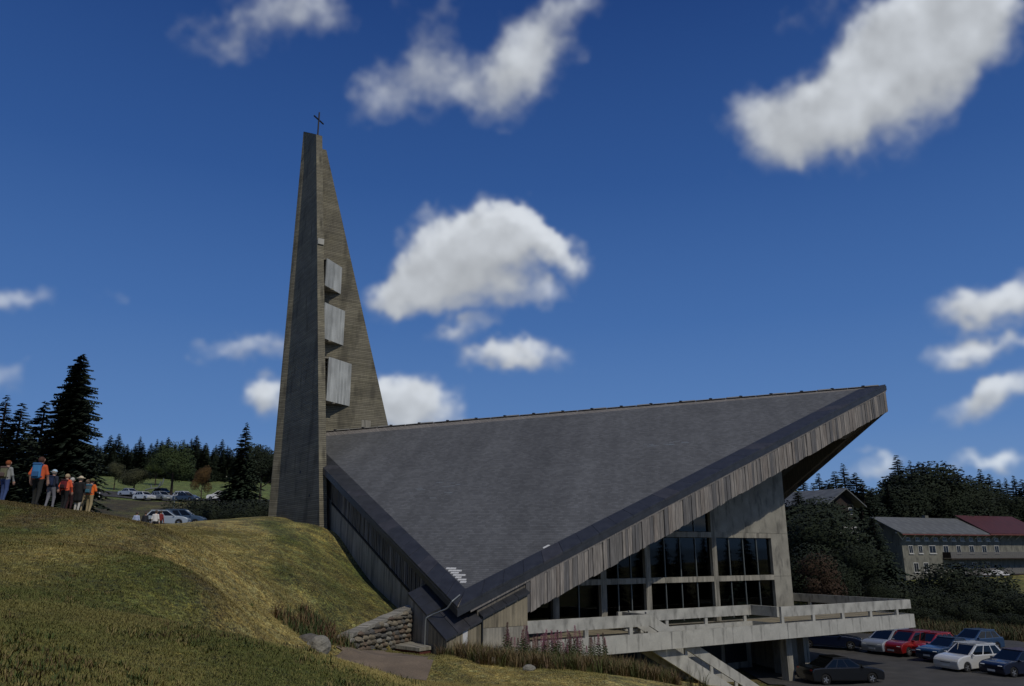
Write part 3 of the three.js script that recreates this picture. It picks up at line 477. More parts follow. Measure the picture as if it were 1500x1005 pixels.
{
  const { a, b } = wallEnds, len = Math.hypot(b[0] - a[0], b[1] - a[1]), dx = (b[0] - a[0]) / len, df = (b[1] - a[1]) / len, turn = Math.atan2(df, dx);
  const Wl = thing('stone_wall', 'dry stone retaining wall holding the grass bank beside the church corner', 'stone wall', [a[0], -4.9, -a[1]], turn);
  const top = (t) => stoneWallTop(t) + 4.9, foot = (t) => stoneWallFoot(t) + 4.9 - .3;
  part('core', prism([[-.1, foot(0) - .3], [len, foot(1) - .3], [len, top(1) - .1], [-.1, top(0) - .12]], (x, h, t) => [x, h, t ? -.08 : -.9]), M.gravel, Wl);
  const rr = rng(31), vars = Array.from({ length: 8 }, (_, i) => rock(.5, 1, 1, 1, 50 + i, 1));
  let n = 0;
  for (let y = .1; y < 2.5;) {
    const rh = .15 + rr() * .12;
    for (let x = -.15; x < len;) {
      const w = .2 + rr() * .34, t = Math.min(1, Math.max(0, (x + w / 2) / len));
      if (y > foot(t) - .1 && y + rh * .6 < top(t) && n < 290) { const s = part('stone', vars[n % 8], M.stone[Math.floor(rr() * 6)], Wl); s.position.set(x + w / 2, y + rh / 2 + (rr() - .5) * .05, -.06 + (rr() - .5) * .06); s.scale.set(w * 1.12, rh * 1.25 * (.85 + rr() * .3), .5); s.rotation.set((rr() - .5) * .3, (rr() - .5) * .3, (rr() - .5) * .3); n++; }
      x += w;
    }
    y += rh;
  }
  for (let k = 0; k < 9; k++) { const t0 = k / 9, t1 = (k + .97) / 9; part('coping', prism([[len * t0, top(t0) - .07], [len * t1, top(t1) - .07], [len * t1, top(t1) + .05 + (k % 2) * .02], [len * t0, top(t0) + .05 + (k % 2) * .02]], (x, h, t) => [x, h, t ? .03 : -.55]), M.conc, Wl); }
}
{
  const S = thing('concrete_plinth', 'low concrete plinth with rusty edge at the foot of the church corner', 'plinth', [LX, BASE, -LF], TURN);
  C('top_slab', prism([[-.75, 1.0], [-.75, 3.1], [-2.2, 3.1], [-1.5, .7]], (p, q, t) => [p, t ? -4.1 : -4.24, -q]), M.conc, S); C('side', prism([[-.77, 1.05], [-.77, 3.05], [-2.1, 3.05], [-1.42, .78]], (p, q, t) => [p, t ? -4.241 : -5.2, -q]), M.rust, S);
  const S2 = thing('concrete_slab', 'small concrete slab half hidden in fireweed by the corner block', 'slab', [LX, BASE, -LF], TURN); C('slab', prism([[1.2, -.35], [1.2, -1.2], [2.7, -1.1], [2.6, -.35]], (p, q, t) => [p, t ? -4.1 : -4.9, -q]), M.conc, S2);
}
for (const [u, v, F, r, s, seed, label, mi] of [[466, 950, 27.6, .42, [.9, .85, .8], 3, 'pale grey boulder at the lower end of the grass bank', 5], [775, 980, 31.8, .22, [1.1, .7, .8], 9, 'rounded pale boulder below the fireweed', 5], [722, 972, 32.6, .24, [1, .8, .8], 15, 'small mossy boulder in the grass by the corner block', 2], [452, 936, 28.2, .3, [1.2, .7, .9], 21, 'small stone lying against the pale grey boulder', 1]]) {
  const [X, , H] = px(u, v, F), b = part('boulder', rock(r, ...s, seed, 3), M.stone[mi], scene); b.position.set(X, ground(X, F) + r * .3, -F); tag(b, label, 'boulder');
}

// ---------------------------------------------------------------- grass and wild flowers
function bladeGeo(n, h, spread, seed, w = .012) {
  const rr = rng(seed), P = [], U = []; for (let i = 0; i < n; i++) { const a = rr() * 6.28, d = rr() * spread, x = Math.cos(a) * d, z = Math.sin(a) * d, b = rr() * 6.28, l = h * (.5 + rr() * .7), lean = l * (.25 + rr() * .6), cx = Math.cos(b), cz = Math.sin(b), wx = -cz * w, wz = cx * w; const m = [x + cx * lean * .35, l * .62, z + cz * lean * .35], t = [x + cx * lean, l, z + cz * lean]; P.push(x - wx, 0, z - wz, x + wx, 0, z + wz, m[0] + wx * .7, m[1], m[2] + wz * .7, x - wx, 0, z - wz, m[0] + wx * .7, m[1], m[2] + wz * .7, m[0] - wx * .7, m[1], m[2] - wz * .7, m[0] - wx * .7, m[1], m[2] - wz * .7, m[0] + wx * .7, m[1], m[2] + wz * .7, ...t); }
  const g = new THREE.BufferGeometry(); g.setAttribute('position', new THREE.Float32BufferAttribute(P, 3)); g.computeVertexNormals(); const N = g.attributes.normal; for (let i = 0; i < N.count; i++) N.setXYZ(i, N.getX(i) * .25, 1, N.getZ(i) * .25); return g;
}
M.blade = std({ color: 0xffffff, roughness: .9 });
const insidePQ = (X, F) => { const x = X - LX, f = F - LF, p = .848 * x + .53 * f, q = -.53 * x + .848 * f; return [p, q]; };
function scatter(name, label, geo, count, area, scale, colorFn, accept, seed) {
  const rr = rng(seed), m = new THREE.InstancedMesh(geo, M.blade, count), o = new THREE.Object3D(), c = new THREE.Color(); let n = 0, guard = 0;
  while (n < count && guard++ < count * 6) { const [X, F] = area(rr); if (!accept(X, F)) continue; o.position.set(X, ground(X, F) - .01, -F); o.rotation.set((rr() - .5) * .2, rr() * 6.28, (rr() - .5) * .2); const s = scale(X, F, rr); o.scale.set(s, s * (.7 + rr() * .6), s); o.updateMatrix(); m.setMatrixAt(n, o.matrix); const k = colorFn(X, F, rr); m.setColorAt(n, c.setRGB(...k)); n++; }
  m.count = n; m.name = name; scene.add(m); tag(m, label, 'grass', null, 'stuff'); return m;
}
const blocked = (X, F) => { const [p, q] = insidePQ(X, F); if (p > -.9 && q > -.5 && q < 30) return true; if (X > -5.6 && X < -2.7 && F > 27 && F < 34) return true; return false; };
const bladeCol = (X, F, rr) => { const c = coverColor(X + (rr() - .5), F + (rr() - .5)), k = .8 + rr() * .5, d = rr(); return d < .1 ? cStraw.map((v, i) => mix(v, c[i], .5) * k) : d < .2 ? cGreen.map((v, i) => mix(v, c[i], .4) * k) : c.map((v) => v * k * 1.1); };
{
  // positions spread evenly over the picture: distance grows with the square of a random number
  const wedge = (f0, f1) => (rr) => { const F = f0 * Math.pow(f1 / f0, rr()), X = F * mix(-.74, .12, rr()); return [X, F]; };
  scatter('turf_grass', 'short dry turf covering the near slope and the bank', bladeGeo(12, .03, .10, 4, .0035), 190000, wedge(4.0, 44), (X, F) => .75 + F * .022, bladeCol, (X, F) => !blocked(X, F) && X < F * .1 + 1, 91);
  scatter('grass_tufts', 'scattered coarse tufts and weeds in the slope turf', bladeGeo(16, .06, .06, 6, .005), 4000, wedge(4.5, 40), (X, F, rr) => .6 + rr() * .9, (X, F, rr) => { const k = .7 + rr() * .6, d = rr(); return (d < .5 ? [.06, .085, .017] : d < .8 ? [.24, .19, .065] : [.12, .08, .03]).map((v) => v * k); }, (X, F) => !blocked(X, F) && X < F * .1 + 1 && fbm(X * .9 + 31, F * .9, 3) > .52, 93);
  scatter('tall_meadow_grass', 'tall tufts of seeding meadow grass along the church foot', bladeGeo(14, .42, .16, 8, .009), 2600, (rr) => [mix(-4.2, 9, rr()), mix(29, 38, rr())], (X, F, rr) => .5 + rr() * .9, (X, F, rr) => { const d = rr(), k = .7 + rr() * .7; return (d < .45 ? [.17, .12, .05] : d < .8 ? [.07, .085, .02] : [.11, .07, .04]).map((v) => v * k); }, (X, F) => { const [p, q] = insidePQ(X, F); return q < -.4 && q > -4.5 - p * .3 && p > -1.2 && p < 8 && !blocked(X, F) && fbm(X * .8, F * .8 + 3, 2) > .36; }, 17);
  scatter('rough_grass', 'tufts of rank grass and weeds below the stone wall', bladeGeo(14, .32, .16, 18, .009), 300, (rr) => [mix(-8, -5.6, rr()), mix(28.5, 33.5, rr())], (X, F, rr) => .5 + rr() * 1.1, (X, F, rr) => { const d = rr(), k = .7 + rr() * .7; return (d < .25 ? [.17, .12, .05] : d < .8 ? [.05, .075, .018] : [.12, .06, .03]).map((v) => v * k); }, (X, F) => X < -5.9 - (33.5 - F) * .05, 27);
  scatter('bank_grass', 'rough grass on the bank behind the car park', bladeGeo(12, .5, .4, 28, .02), 2600, (rr) => [mix(22, 48, rr()), mix(68, 78, rr())], (X, F, rr) => .6 + rr() * .9, (X, F, rr) => { const d = rr(), k = .7 + rr() * .7; return (d < .4 ? [.09, .065, .028] : [.04, .05, .015]).map((v) => v * k); }, (X, F) => F > 72.5 - Math.max(0, X - 24) * .25, 29);
}
// fireweed: stem, leaves, pink spike
M.stem = std({ color: 0x5c4a2c }); M.leaf = std({ color: 0x46562a }); M.flower = std({ color: 0x804f5e }); M.seed = std({ color: 0x7a6258 });
function fireweed(seed, h) {
  const rr = rng(seed), leaves = [], fl = [];
  const lean = (rr() - .5) * .2, at = (t) => [lean * t * t * h, t * h, 0];
  for (let k = 0; k < 34; k++) { const t = .08 + k / 34 * .6, a = k * 2.4, l = .16 * (1.1 - t) + .05, [x, y] = at(t), c = Math.cos(a), s = Math.sin(a), g = new THREE.BufferGeometry(); g.setAttribute('position', new THREE.Float32BufferAttribute([x, y, 0, x + c * l * .5 - s * .018, y + .04, s * l * .5 + c * .018, x + c * l, y + .01, s * l, x, y, 0, x + c * l, y + .01, s * l, x + c * l * .5 + s * .018, y + .04, s * l * .5 - c * .018], 3)); g.computeVertexNormals(); leaves.push(g); }
  for (let k = 0; k < 46; k++) { const t = .66 + k / 46 * .36, a = k * 2.4, r = .055 * (1.06 - t) / .4 + .012, [x, y] = at(t); fl.push(new THREE.TetrahedronGeometry(.017 + .010 * rr()).translate(x + Math.cos(a) * r, y + (rr() - .5) * .03, Math.sin(a) * r)); }
  return [tube([at(0), at(.5), at(1)].map((v) => v), .008, 8, 4), mergeGeometries(leaves), mergeGeometries(fl)];
}
{
  const kinds = [fireweed(1, 1.15), fireweed(2, 1.35), fireweed(3, 1.0), fireweed(4, 1.25)], rr = rng(44); let n = 0;
  while (n < 70) {
    const p = mix(1.3, 7.9, rr()), q = mix(-.7, -3.4, rr()), [X, F] = toWorld(p, q); if (q < -1.2 - (7.6 - p) * .4) continue; const k = kinds[n % 4];
    const t = thing('fireweed', 'tall pink fireweed in the clump before the terrace', 'wildflower', onGround(X, F, -.05), rr() * 6.28, 'fireweed plants in the clump before the terrace'); const s = .75 + rr() * .5; t.scale.setScalar(s); t.rotation.z = (rr() - .5) * .2;
    part('stem', k[0], M.stem, t); part('leaves', k[1], M.leaf, t); part('flower_spike', k[2], rr() < .6 ? M.flower : M.seed, t); n++;
  }
}

// ---------------------------------------------------------------- trees
function spruceGeo(seed, h, rad, levels, per, spray, pw = .82) {
  const rr = rng(seed), P = [], tri = (a, b, c) => P.push(...a, ...b, ...c);
  for (let l = 0; l < levels; l++) {
    const t = l / levels, y0 = h * (.06 + t * .93), R = rad * Math.pow(1 - t, pw) * (.82 + rr() * .36) + .06 * rad * (1 - t), n = Math.max(3, Math.round(per * (1 - t * .5)));
    for (let k = 0; k < n; k++) {
      const a = (k + rr() * .8) / n * 6.283 + l * 1.3, L = R * (.62 + rr() * .5), droop = L * (.16 + .28 * (1 - t) + rr() * .16), c = Math.cos(a), s = Math.sin(a), up = (1 - t) * .02 * h + L * .1;
      const yb = y0 + (rr() - .5) * h / levels * 1.8, at = (f) => [c * L * f, yb + up * f - droop * f * f + (f > .8 ? L * .06 * (f - .8) * 5 : 0), s * L * f];
      for (let j = 0; j < spray; j++) {
        const f = .12 + .88 * (j + rr() * .6) / spray, b = at(f), w = L * .26 * (1.15 - f) + .05 * rad, side = j % 2 ? 1 : -1, yy = -w * (.25 + rr() * .5), e = [b[0] - s * w * side + c * w * .5, b[1] + yy, b[2] + c * w * side + s * w * .5], b2 = at(Math.min(1.04, f + .9 / spray + .04)), hang = [b[0] * .98, b[1] - w * .55, b[2] * .98];
        tri(b, e, b2); if (j % 2) tri(b, hang, e);
      }
      tri(at(0), [at(.5)[0] - s * L * .04, at(.5)[1], at(.5)[2] + c * L * .04], at(1.04));
    }
  }
  const g = new THREE.BufferGeometry(); g.setAttribute('position', new THREE.Float32BufferAttribute(P, 3)); g.computeVertexNormals();
  const p = g.attributes.position, n = g.attributes.normal; for (let i = 0; i < p.count; i++) { const x = p.getX(i), z = p.getZ(i), d = Math.hypot(x, z) || 1; const v = new THREE.Vector3(n.getX(i) * .7 + x / d, Math.abs(n.getY(i)) * .6 + .35, n.getZ(i) * .7 + z / d).normalize(); n.setXYZ(i, v.x, v.y, v.z); }
  return g;
}
function leafCrown(seed, blobs, n, size, flat = .8) {   // blobs: [x,y,z,r]
  const rr = rng(seed), P = [], N = [], tot = blobs.reduce((s, b) => s + b[3] * b[3], 0), v = new THREE.Vector3(), a = new THREE.Vector3(), b = new THREE.Vector3();
  for (const [bx, by, bz, r] of blobs) {
    const cnt = Math.round(n * r * r / tot), ox = rr() * 90;
    for (let i = 0; i < cnt; i++) {
      const th = rr() * 6.283, cz = rr() * 2 - 1, sn = Math.sqrt(1 - cz * cz); v.set(sn * Math.cos(th), cz, sn * Math.sin(th));
      const lump = .72 + .6 * (fbm(v.x * 2.2 + ox, v.y * 2.2 + v.z * 1.7 + ox, 3)), rad = r * lump * (1 - .5 * Math.pow(rr(), 2.2));
      const px_ = bx + v.x * rad, py = by + v.y * rad * flat, pz = bz + v.z * rad, s = size * (.6 + rr() * .8);
      a.set(rr() - .5, rr() - .5, rr() - .5).normalize(); b.crossVectors(a, v).normalize(); if (b.lengthSq() < .1) continue;
      const c = [px_ - a.x * s, py - a.y * s * .7, pz - a.z * s], d = [px_ + b.x * s * .5, py + b.y * s * .5, pz + b.z * s * .5], e = [px_ + a.x * s, py + a.y * s * .7, pz + a.z * s], f = [px_ - b.x * s * .5, py - b.y * s * .5, pz - b.z * s * .5];
      P.push(...c, ...d, ...e, ...c, ...e, ...f); const nn = [v.x + a.x * .5, v.y * .8 + .25 + b.y * .4, v.z + a.z * .5]; for (let k = 0; k < 6; k++) N.push(...nn);
    }
  }
  const g = new THREE.BufferGeometry(); g.setAttribute('position', new THREE.Float32BufferAttribute(P, 3)); g.setAttribute('normal', new THREE.Float32BufferAttribute(N, 3)); g.normalizeNormals(); return g;
}
const fol = (r, g, b) => std({ color: new THREE.Color().setRGB(r, g, b), roughness: .95 });
M.spruce = [fol(.014, .024, .011), fol(.020, .033, .013), fol(.027, .040, .015)]; M.broad = [fol(.036, .056, .014), fol(.050, .070, .017), fol(.012, .020, .0065)]; M.autumn = fol(.105, .060, .018); M.bush = fol(.014, .021, .007); M.olive = fol(.062, .066, .03);
M.bark = std({ color: 0x3c3028, roughness: .95 }); M.barkPale = std({ color: 0x8c7a62, roughness: .95 });
const trunkGeo = (h, r) => new THREE.CylinderGeometry(r * .25, r, h, 7).translate(0, h / 2 - .3, 0);
function limbs(h, r, crownR, seed) { const rr = rng(seed), g = [trunkGeo(h * .8, r)]; for (let k = 0; k < 7; k++) { const a = k * 2.4 + rr(), y = h * (.32 + .06 * k), L = crownR * (.5 + rr() * .4); g.push(tube([[0, y, 0], [Math.cos(a) * L * .5, y + L * .3, Math.sin(a) * L * .5], [Math.cos(a) * L, y + L * .75, Math.sin(a) * L]], r * .28, 6, 4)); } return mergeGeometries(g.map((x) => x.toNonIndexed())); }
const spruceKinds = [[1, 11, 2.1], [2, 11, 2.5], [3, 11, 1.9], [4, 11, 2.8]].map(([s, h, r]) => ({ crown: spruceGeo(s, h, r * 1.15, 48, 10, 8), trunk: trunkGeo(h * .95, .17) }));
const bigSpruce = { crown: spruceGeo(9, 11, 2.5, 70, 15, 14, .58), trunk: trunkGeo(10.6, .24) };
const broadKinds = [5, 6, 7].map((s) => { const rr = rng(s * 7), bl = [[0, 6.2, 0, 2.6]]; for (let k = 0; k < 9; k++) { const a = k * 2.4, d = 1.2 + rr() * 1.6; bl.push([Math.cos(a) * d, 3.4 + rr() * 4.2, Math.sin(a) * d, 1.2 + rr() * .9]); } return { crown: leafCrown(s, bl, 12500, .135), trunk: limbs(7.6, .26, 2.8, s) }; });
const bushKinds = [15, 16].map((s) => { const rr = rng(s * 5), bl = [[0, 1.4, 0, 1.6]]; for (let k = 0; k < 6; k++) { const a = k * 1.05, d = 1 + rr() * 1.1; bl.push([Math.cos(a) * d, .8 + rr() * 1.3, Math.sin(a) * d, .8 + rr() * .6]); } return { crown: leafCrown(s, bl, 4800, .105), trunk: limbs(1.8, .1, 1.2, s) }; });
function tree(name, kind, mat, pos, h, h0, label, cat, group, wide = 1, turn = 0) {
  const t = thing(name, label, cat, pos, turn, group), s = h / h0; t.scale.set(s * wide, s, s * wide); part('trunk', kind.trunk, M.bark, t); part('crown', kind.crown, mat, t); return t;
}
// top pixel (u, v) and distance F give the height above the ground there
function treeAt(name, kind, mat, u, v, F, h0, label, cat, group, wide, turn) { const [a, h] = ray(u, v), X = a * F, g = ground(X, F); return tree(name, kind, mat, [X, g - .1, -F], Math.max(1.2, h * F - g), h0, label, cat, group, wide, turn); }
treeAt('spruce_tree', bigSpruce, M.spruce[0], 122, 513, 44, 11, 'tall dark spruce rising behind the walking group', 'tree', null, .98, 1);
const rt = rng(3);
for (const [u, v, F] of [[12, 574, 60], [34, 586, 56], [68, 583, 64], [-14, 592, 58], [48, 640, 62], [92, 612, 66]]) treeAt('spruce_tree', spruceKinds[Math.floor(rt() * 4)], M.spruce[0], u, v, F, 11, 'dark spruce crowding behind the tall one on the hill', 'tree', 'dark spruces left of the tall one', 1.5, rt() * 6);
for (let k = 0; k < 88; k++) { const u = 140 + (k % 44) * 6.3 + rt() * 5, v = 634 + rt() * 26 + (k % 7 === 3 ? -6 : 0) + (u > 330 ? 12 : 0) + (k > 43 ? 12 : 0), F = k > 43 ? 200 + rt() * 12 : 214 + rt() * 50; treeAt('spruce_tree', spruceKinds[k % 4], M.spruce[k % 3 === 0 ? 2 : 1], u, v, F, 11, 'spruce in the forest edge beyond the meadow', 'tree', 'spruces in the forest edge beyond the meadow', 1.45, rt() * 6); }
treeAt('spruce_tree', spruceKinds[3], M.spruce[1], 362, 616, 122, 11, 'broad spruce with a bare trunk beside the bell tower', 'tree', null, 1.0, 2);
treeAt('broadleaf_tree', broadKinds[0], M.broad[2], 387, 650, 128, 8.6, 'leafy tree half hidden behind the bell tower', 'tree', null, .8, 1);
treeAt('broadleaf_tree', broadKinds[1], M.broad[0], 259, 645, 150, 8.6, 'round green tree standing in the meadow by the road', 'tree', null, .95, 2);
treeAt('broadleaf_tree', broadKinds[2], M.broad[1], 232, 668, 176, 8.6, 'smaller green tree behind the round meadow tree', 'tree', null, .8, 3);
treeAt('broadleaf_tree', broadKinds[0], M.autumn, 299, 682, 140, 8.6, 'slender tree with rusty autumn leaves in the meadow', 'tree', null, .62, 4);
treeAt('broadleaf_tree', broadKinds[1], M.olive, 200, 684, 152, 8.6, 'spreading olive-grey tree beside the road', 'tree', null, 1.35, 5);
treeAt('broadleaf_tree', broadKinds[2], M.olive, 172, 676, 158, 8.6, 'pale grey-green willow at the forest edge', 'tree', null, .8, 5);
for (const [u, v, F] of [[298, 730, 92], [318, 736, 90], [338, 732, 94], [356, 735, 90], [374, 730, 96], [390, 734, 88], [284, 744, 84], [346, 742, 84]]) treeAt('bush', bushKinds[Math.floor(rt() * 2)], M.bush, u, v, F, 2.8, 'dark bush in the hedge between car park and bell tower', 'bush', 'dark bushes between car park and bell tower', 1.3, rt() * 6);
// fallen bleached trunk in the meadow
{ const [X, F] = px(222, 715, 160), t = thing('dead_trunk', 'bleached dead tree trunk with upturned limb in the meadow', 'dead tree', onGround(X, 160), 0); t.scale.setScalar(.6); part('log', tube([[-2, .4, 0], [0, .9, .2], [2.2, 1.2, 0], [3, 3.2, 0]], .28, 16, 6), M.zinc, t); part('limb', tube([[0, .9, 0], [-.3, 2.2, .2]], .2, 6, 5), M.zinc, t); part('limb', tube([[1.6, 1.1, 0], [3.6, 2.2, .4], [3.9, 4.3, .3]], .18, 8, 5), M.zinc, t); }
// right-hand slope
for (const [u, v, F, w, m, k] of [[1172, 728, 92, 1.25, 2, 0], [1205, 742, 84, 1.2, 2, 1], [1240, 796, 80, 1.1, 2, 2], [1180, 800, 76, 1.1, 2, 1], [1258, 822, 92, 1.0, 2, 0], [1225, 828, 78, 1.2, 2, 2], [1285, 852, 82, 1.1, 2, 1], [1155, 760, 98, 1.1, 2, 2]]) treeAt('broadleaf_tree', broadKinds[k], M.broad[m], u, v, F, 8.6, 'dark leafy tree on the slope behind the church pier', 'tree', 'leafy trees between the church pier and the hotel', w, rt() * 6);
treeAt('broadleaf_tree', broadKinds[1], M.autumn, 1196, 806, 74, 8.6, 'reddish shrubby tree growing beside the church pier', 'tree', null, .8, 1).children[1].material = fol(.045, .025, .013);
for (const [u, v, F, w, k] of [[1198, 690, 150, 1, 0], [1222, 688, 148, 1, 1], [1234, 676, 152, 1, 2], [1252, 690, 150, 1.1, 3], [1262, 700, 140, 1.1, 0], [1275, 712, 142, 1.1, 1], [1212, 700, 138, 1.2, 3], [1312, 664, 158, .95, 1], [1332, 672, 165, .85, 2], [1346, 674, 160, 1.1, 3], [1300, 702, 152, 1.1, 0], [1398, 692, 170, .95, 1], [1422, 700, 172, .9, 2], [1434, 684, 168, 1, 0], [1448, 692, 172, 1, 3], [1462, 700, 175, .9, 1], [1472, 698, 178, .9, 2], [1484, 694, 172, .95, 0], [1410, 706, 165, 1.1, 3], [1496, 700, 170, 1, 1], [1190, 705, 140, 1.1, 2], [1176, 700, 146, 1.1, 1]]) treeAt('spruce_tree', spruceKinds[k], M.spruce[0], u, v, F, 11, 'dark spruce on the skyline above the hotel', 'tree', 'spruces on the skyline above the hotel', w * 1.6, rt() * 6);
for (const [u, v, F, w, k] of [[1352, 682, 156, 1.5, 0], [1378, 690, 158, 1.4, 1], [1320, 704, 150, 1.3, 2], [1392, 712, 152, 1.3, 0], [1286, 728, 150, 1.2, 1], [1430, 722, 160, 1.5, 1], [1470, 724, 162, 1.5, 2]]) treeAt('broadleaf_tree', broadKinds[k], M.broad[2], u, v, F, 8.6, 'massive dark leafy tree behind the hotel roof', 'tree', 'leafy trees behind the hotel roof', w, rt() * 6);
for (const [u, v, F, w] of [[1388, 822, 98, 1.5], [1362, 858, 92, 1.4], [1420, 842, 94, 1.4], [1450, 868, 88, 1.5], [1480, 866, 86, 1.5], [1330, 862, 88, 1.5], [1305, 868, 86, 1.4], [1400, 880, 84, 1.5], [1350, 886, 82, 1.5], [1440, 893, 80, 1.5], [1482, 896, 78, 1.6], [1300, 890, 82, 1.4], [1268, 884, 80, 1.3], [1240, 878, 78, 1.2], [1500, 880, 84, 1.6], [1375, 905, 78, 1.5], [1320, 905, 78, 1.4], [1210, 880, 78, 1.2]]) treeAt('bush', bushKinds[Math.floor(rt() * 2)], M.bush, u, v, F, 2.9, 'dark tall bush in the thicket behind the car park', 'bush', 'bushes in the thicket behind the car park', w * .85, rt() * 6);

for (let k = 0; k < 60; k++) { const X = mix(30, 84, rt()), F = mix(80, 116, rt()); tree('bush', bushKinds[k % 2], M.bush, onGround(X, F, -.2), 1.6 + rt() * (F > 98 ? .8 : 2.6), 2.9, 'dark tall bush in the thicket behind the car park', 'bush', 'bushes in the thicket behind the car park', 1.15, rt() * 6); }

for (const [u, v, F, w] of [[1168, 712, 112, 1.4], [1186, 726, 104, 1.4], [1262, 738, 112, 1.4], [1278, 752, 108, 1.3], [1160, 742, 96, 1.4], [1218, 770, 100, 1.3], [1252, 780, 98, 1.3], [1300, 708, 146, 1.5], [1364, 700, 150, 1.5], [1385, 704, 152, 1.5]]) treeAt('spruce_tree', spruceKinds[Math.floor(rt() * 4)], M.spruce[0], u, v, F, 11, 'dark spruce standing among the leafy trees around the chalet', 'tree', 'spruces among the leafy trees around the chalet', w, rt() * 6);

// ---------------------------------------------------------------- hotel and chalet across the valley
M.render = std({ map: smoothC([128, 126, 114], .3, 4), roughness: .92 }); M.renderGrey = std({ map: smoothC([112, 111, 100], .2, 7), roughness: .92 });
M.tin = std({ map: tex(256, 256, 3, 3, (x, y) => cl([118, 120, 118], (.9 + .3 * (an(x, y, 4, 4, 4) - .5)) * ((x * 10) % 1 < .1 ? .85 : 1))), roughness: .6, metalness: .2 });
M.redTin = std({ map: tex(256, 256, 3, 3, (x, y) => cl([86, 38, 37], (.9 + .3 * (an(x, y, 4, 4, 4) - .5)) * ((x * 10) % 1 < .1 ? .85 : 1))), roughness: .6 });
M.paintWhite = std({ color: 0xc8c6bf, roughness: .6 }); M.darkWood = std({ map: smoothC([52, 40, 34], .4, 3), roughness: .9 }); M.eave = std({ color: 0x6b3c38, roughness: .8 }); M.paneDark = std({ color: 0x14181c, roughness: .12, metalness: 0 });
{
  const A = THREE.MathUtils.degToRad(24), X0 = 64.0, F0 = 130, g0 = -5.2;
  const H = thing('hotel', 'long rendered hotel with grey and maroon roofs and wooden balconies', 'hotel', [X0, g0, -F0], A);   // local x along the front, z towards the viewer
  const e = 2.95 - g0, r = 4.95 - g0, el = .35 - g0, D = 11, rd = 4.2;             // eave, ridge, rear eave heights; depth; ridge position
  part('front_wall', boxm(0, 34, -2, e, -.4, 0), M.render, H);
  part('gable_wall', prism([[0.01, -2], [D, -2], [D, el], [rd, r - .1], [0.01, e]], (q, h, t) => [.002 + (t ? 0 : .4), h, -q]), M.renderGrey, H);
  part('rear_wall', boxm(.4, 34, -2, el, -D, -D + .4), M.renderGrey, H);
  const plane = (x0, x1, q0, h0, q1, h1, m, n) => { const o = part(n, prism([[x0, q0], [x1, q0], [x1, q1], [x0, q1]], (x, q, t) => [x, mix(h0, h1, (q - q0) / (q1 - q0)) + (t ? .16 : 0), -q]), m, H); const p = o.geometry.attributes.position, uv = o.geometry.attributes.uv; for (let i = 0; i < p.count; i++) uv.setXY(i, p.getX(i), p.getZ(i)); return o; };
  const sl = (r - e) / rd;
  plane(-1.5, 19.5, -1.5, e - 1.5 * sl + .1, rd, r + .1, M.tin, 'roof'); plane(19.52, 35, -1.55, e - 1.5 * sl + .2, rd + .3, r + .7, M.redTin, 'roof'); plane(-1.5, 35, D + 1.2, el - .6, rd + .002, r + .1, M.tin, 'roof');
  part('eave_board', boxm(-1.4, 19.5, e - 1.5 * sl - .05, e - 1.5 * sl + .12, 1.5, 1.6), M.eave, H); part('eave_board', boxm(19.52, 34.6, e - 1.5 * sl + .05, e - 1.5 * sl + .22, 1.55, 1.65), M.eave, H);
  for (let k = 0; k < 15; k++) part('bracket', tube([[.4 + k * 2.15, e - 1.3, .02], [.4 + k * 2.15, e - .62, .9]], .08, 4, 5), M.paintWhite, H);
  for (const q of [-.3, 3.4, D - .6, D + .6]) { const h = q < rd ? mix(e, r, Math.max(0, q) / rd) : mix(r, el, (q - rd) / (D - rd)); part('purlin', boxm(-1.3, .3, h - .5, h - .3, -q - .1, -q + .1), M.paintWhite, H); part('bracket', tube([[-.9, h - .5, -q], [-.02, h - 1.5, -q]], .08, 4, 5), M.paintWhite, H); }
  const win = (x, y, w, h, z = 0, par = H) => { const f = part('window', boxm(x - w / 2 - .08, x + w / 2 + .08, y - .08, y + h + .08, z - .04, z + .05), M.paintWhite, par); part('pane', boxm(x - w / 2, x - .03, y, y + h, z + .051, z + .065), M.paneDark, f); part('pane', boxm(x + .03, x + w / 2, y, y + h, z + .051, z + .065), M.paneDark, f); part('sill', boxm(x - w / 2 - .15, x + w / 2 + .15, y - .2, y - .1, z, z + .16), M.paintWhite, f); };
  for (const [x, w] of [[1.9, .8], [4.1, .8], [6.9, 1.4], [10.1, 1.1], [13.2, .9], [16.4, 1.0], [19.6, 1], [22.8, 1]]) win(x, e - 3.55, w, 1.1);
  for (const x of [2.6, 4.9, 13.4, 16.6, 19.8]) win(x, e - 6.5, .95, 1.35);
  for (let k = 0; k < 11; k++) win(1.5 + k * 2.15, e - 1.55, .8, .4);
  const sw = (q, y, w, h) => { const f = part('window', boxm(-.05, .0, y - .07, y + h + .07, -q - w / 2 - .07, -q + w / 2 + .07), M.paintWhite, H); part('pane', boxm(-.065, -.051, y, y + h, -q - w / 2, -q + w / 2), M.paneDark, f); };
  for (const [q, y, w, h] of [[4.6, e - .7, .6, .8], [6.0, e - .7, .6, .8], [5.6, e - 3.2, .7, 1.2], [7.4, e - 3.1, .5, .6], [8.6, e - 3.1, .5, .6], [9.7, e - 3.1, .5, .6], [5.2, e - 6.1, .8, 1.4], [7.2, e - 5.7, .6, .6], [8.6, e - 5.7, .6, .6]]) sw(q, y, w, h);
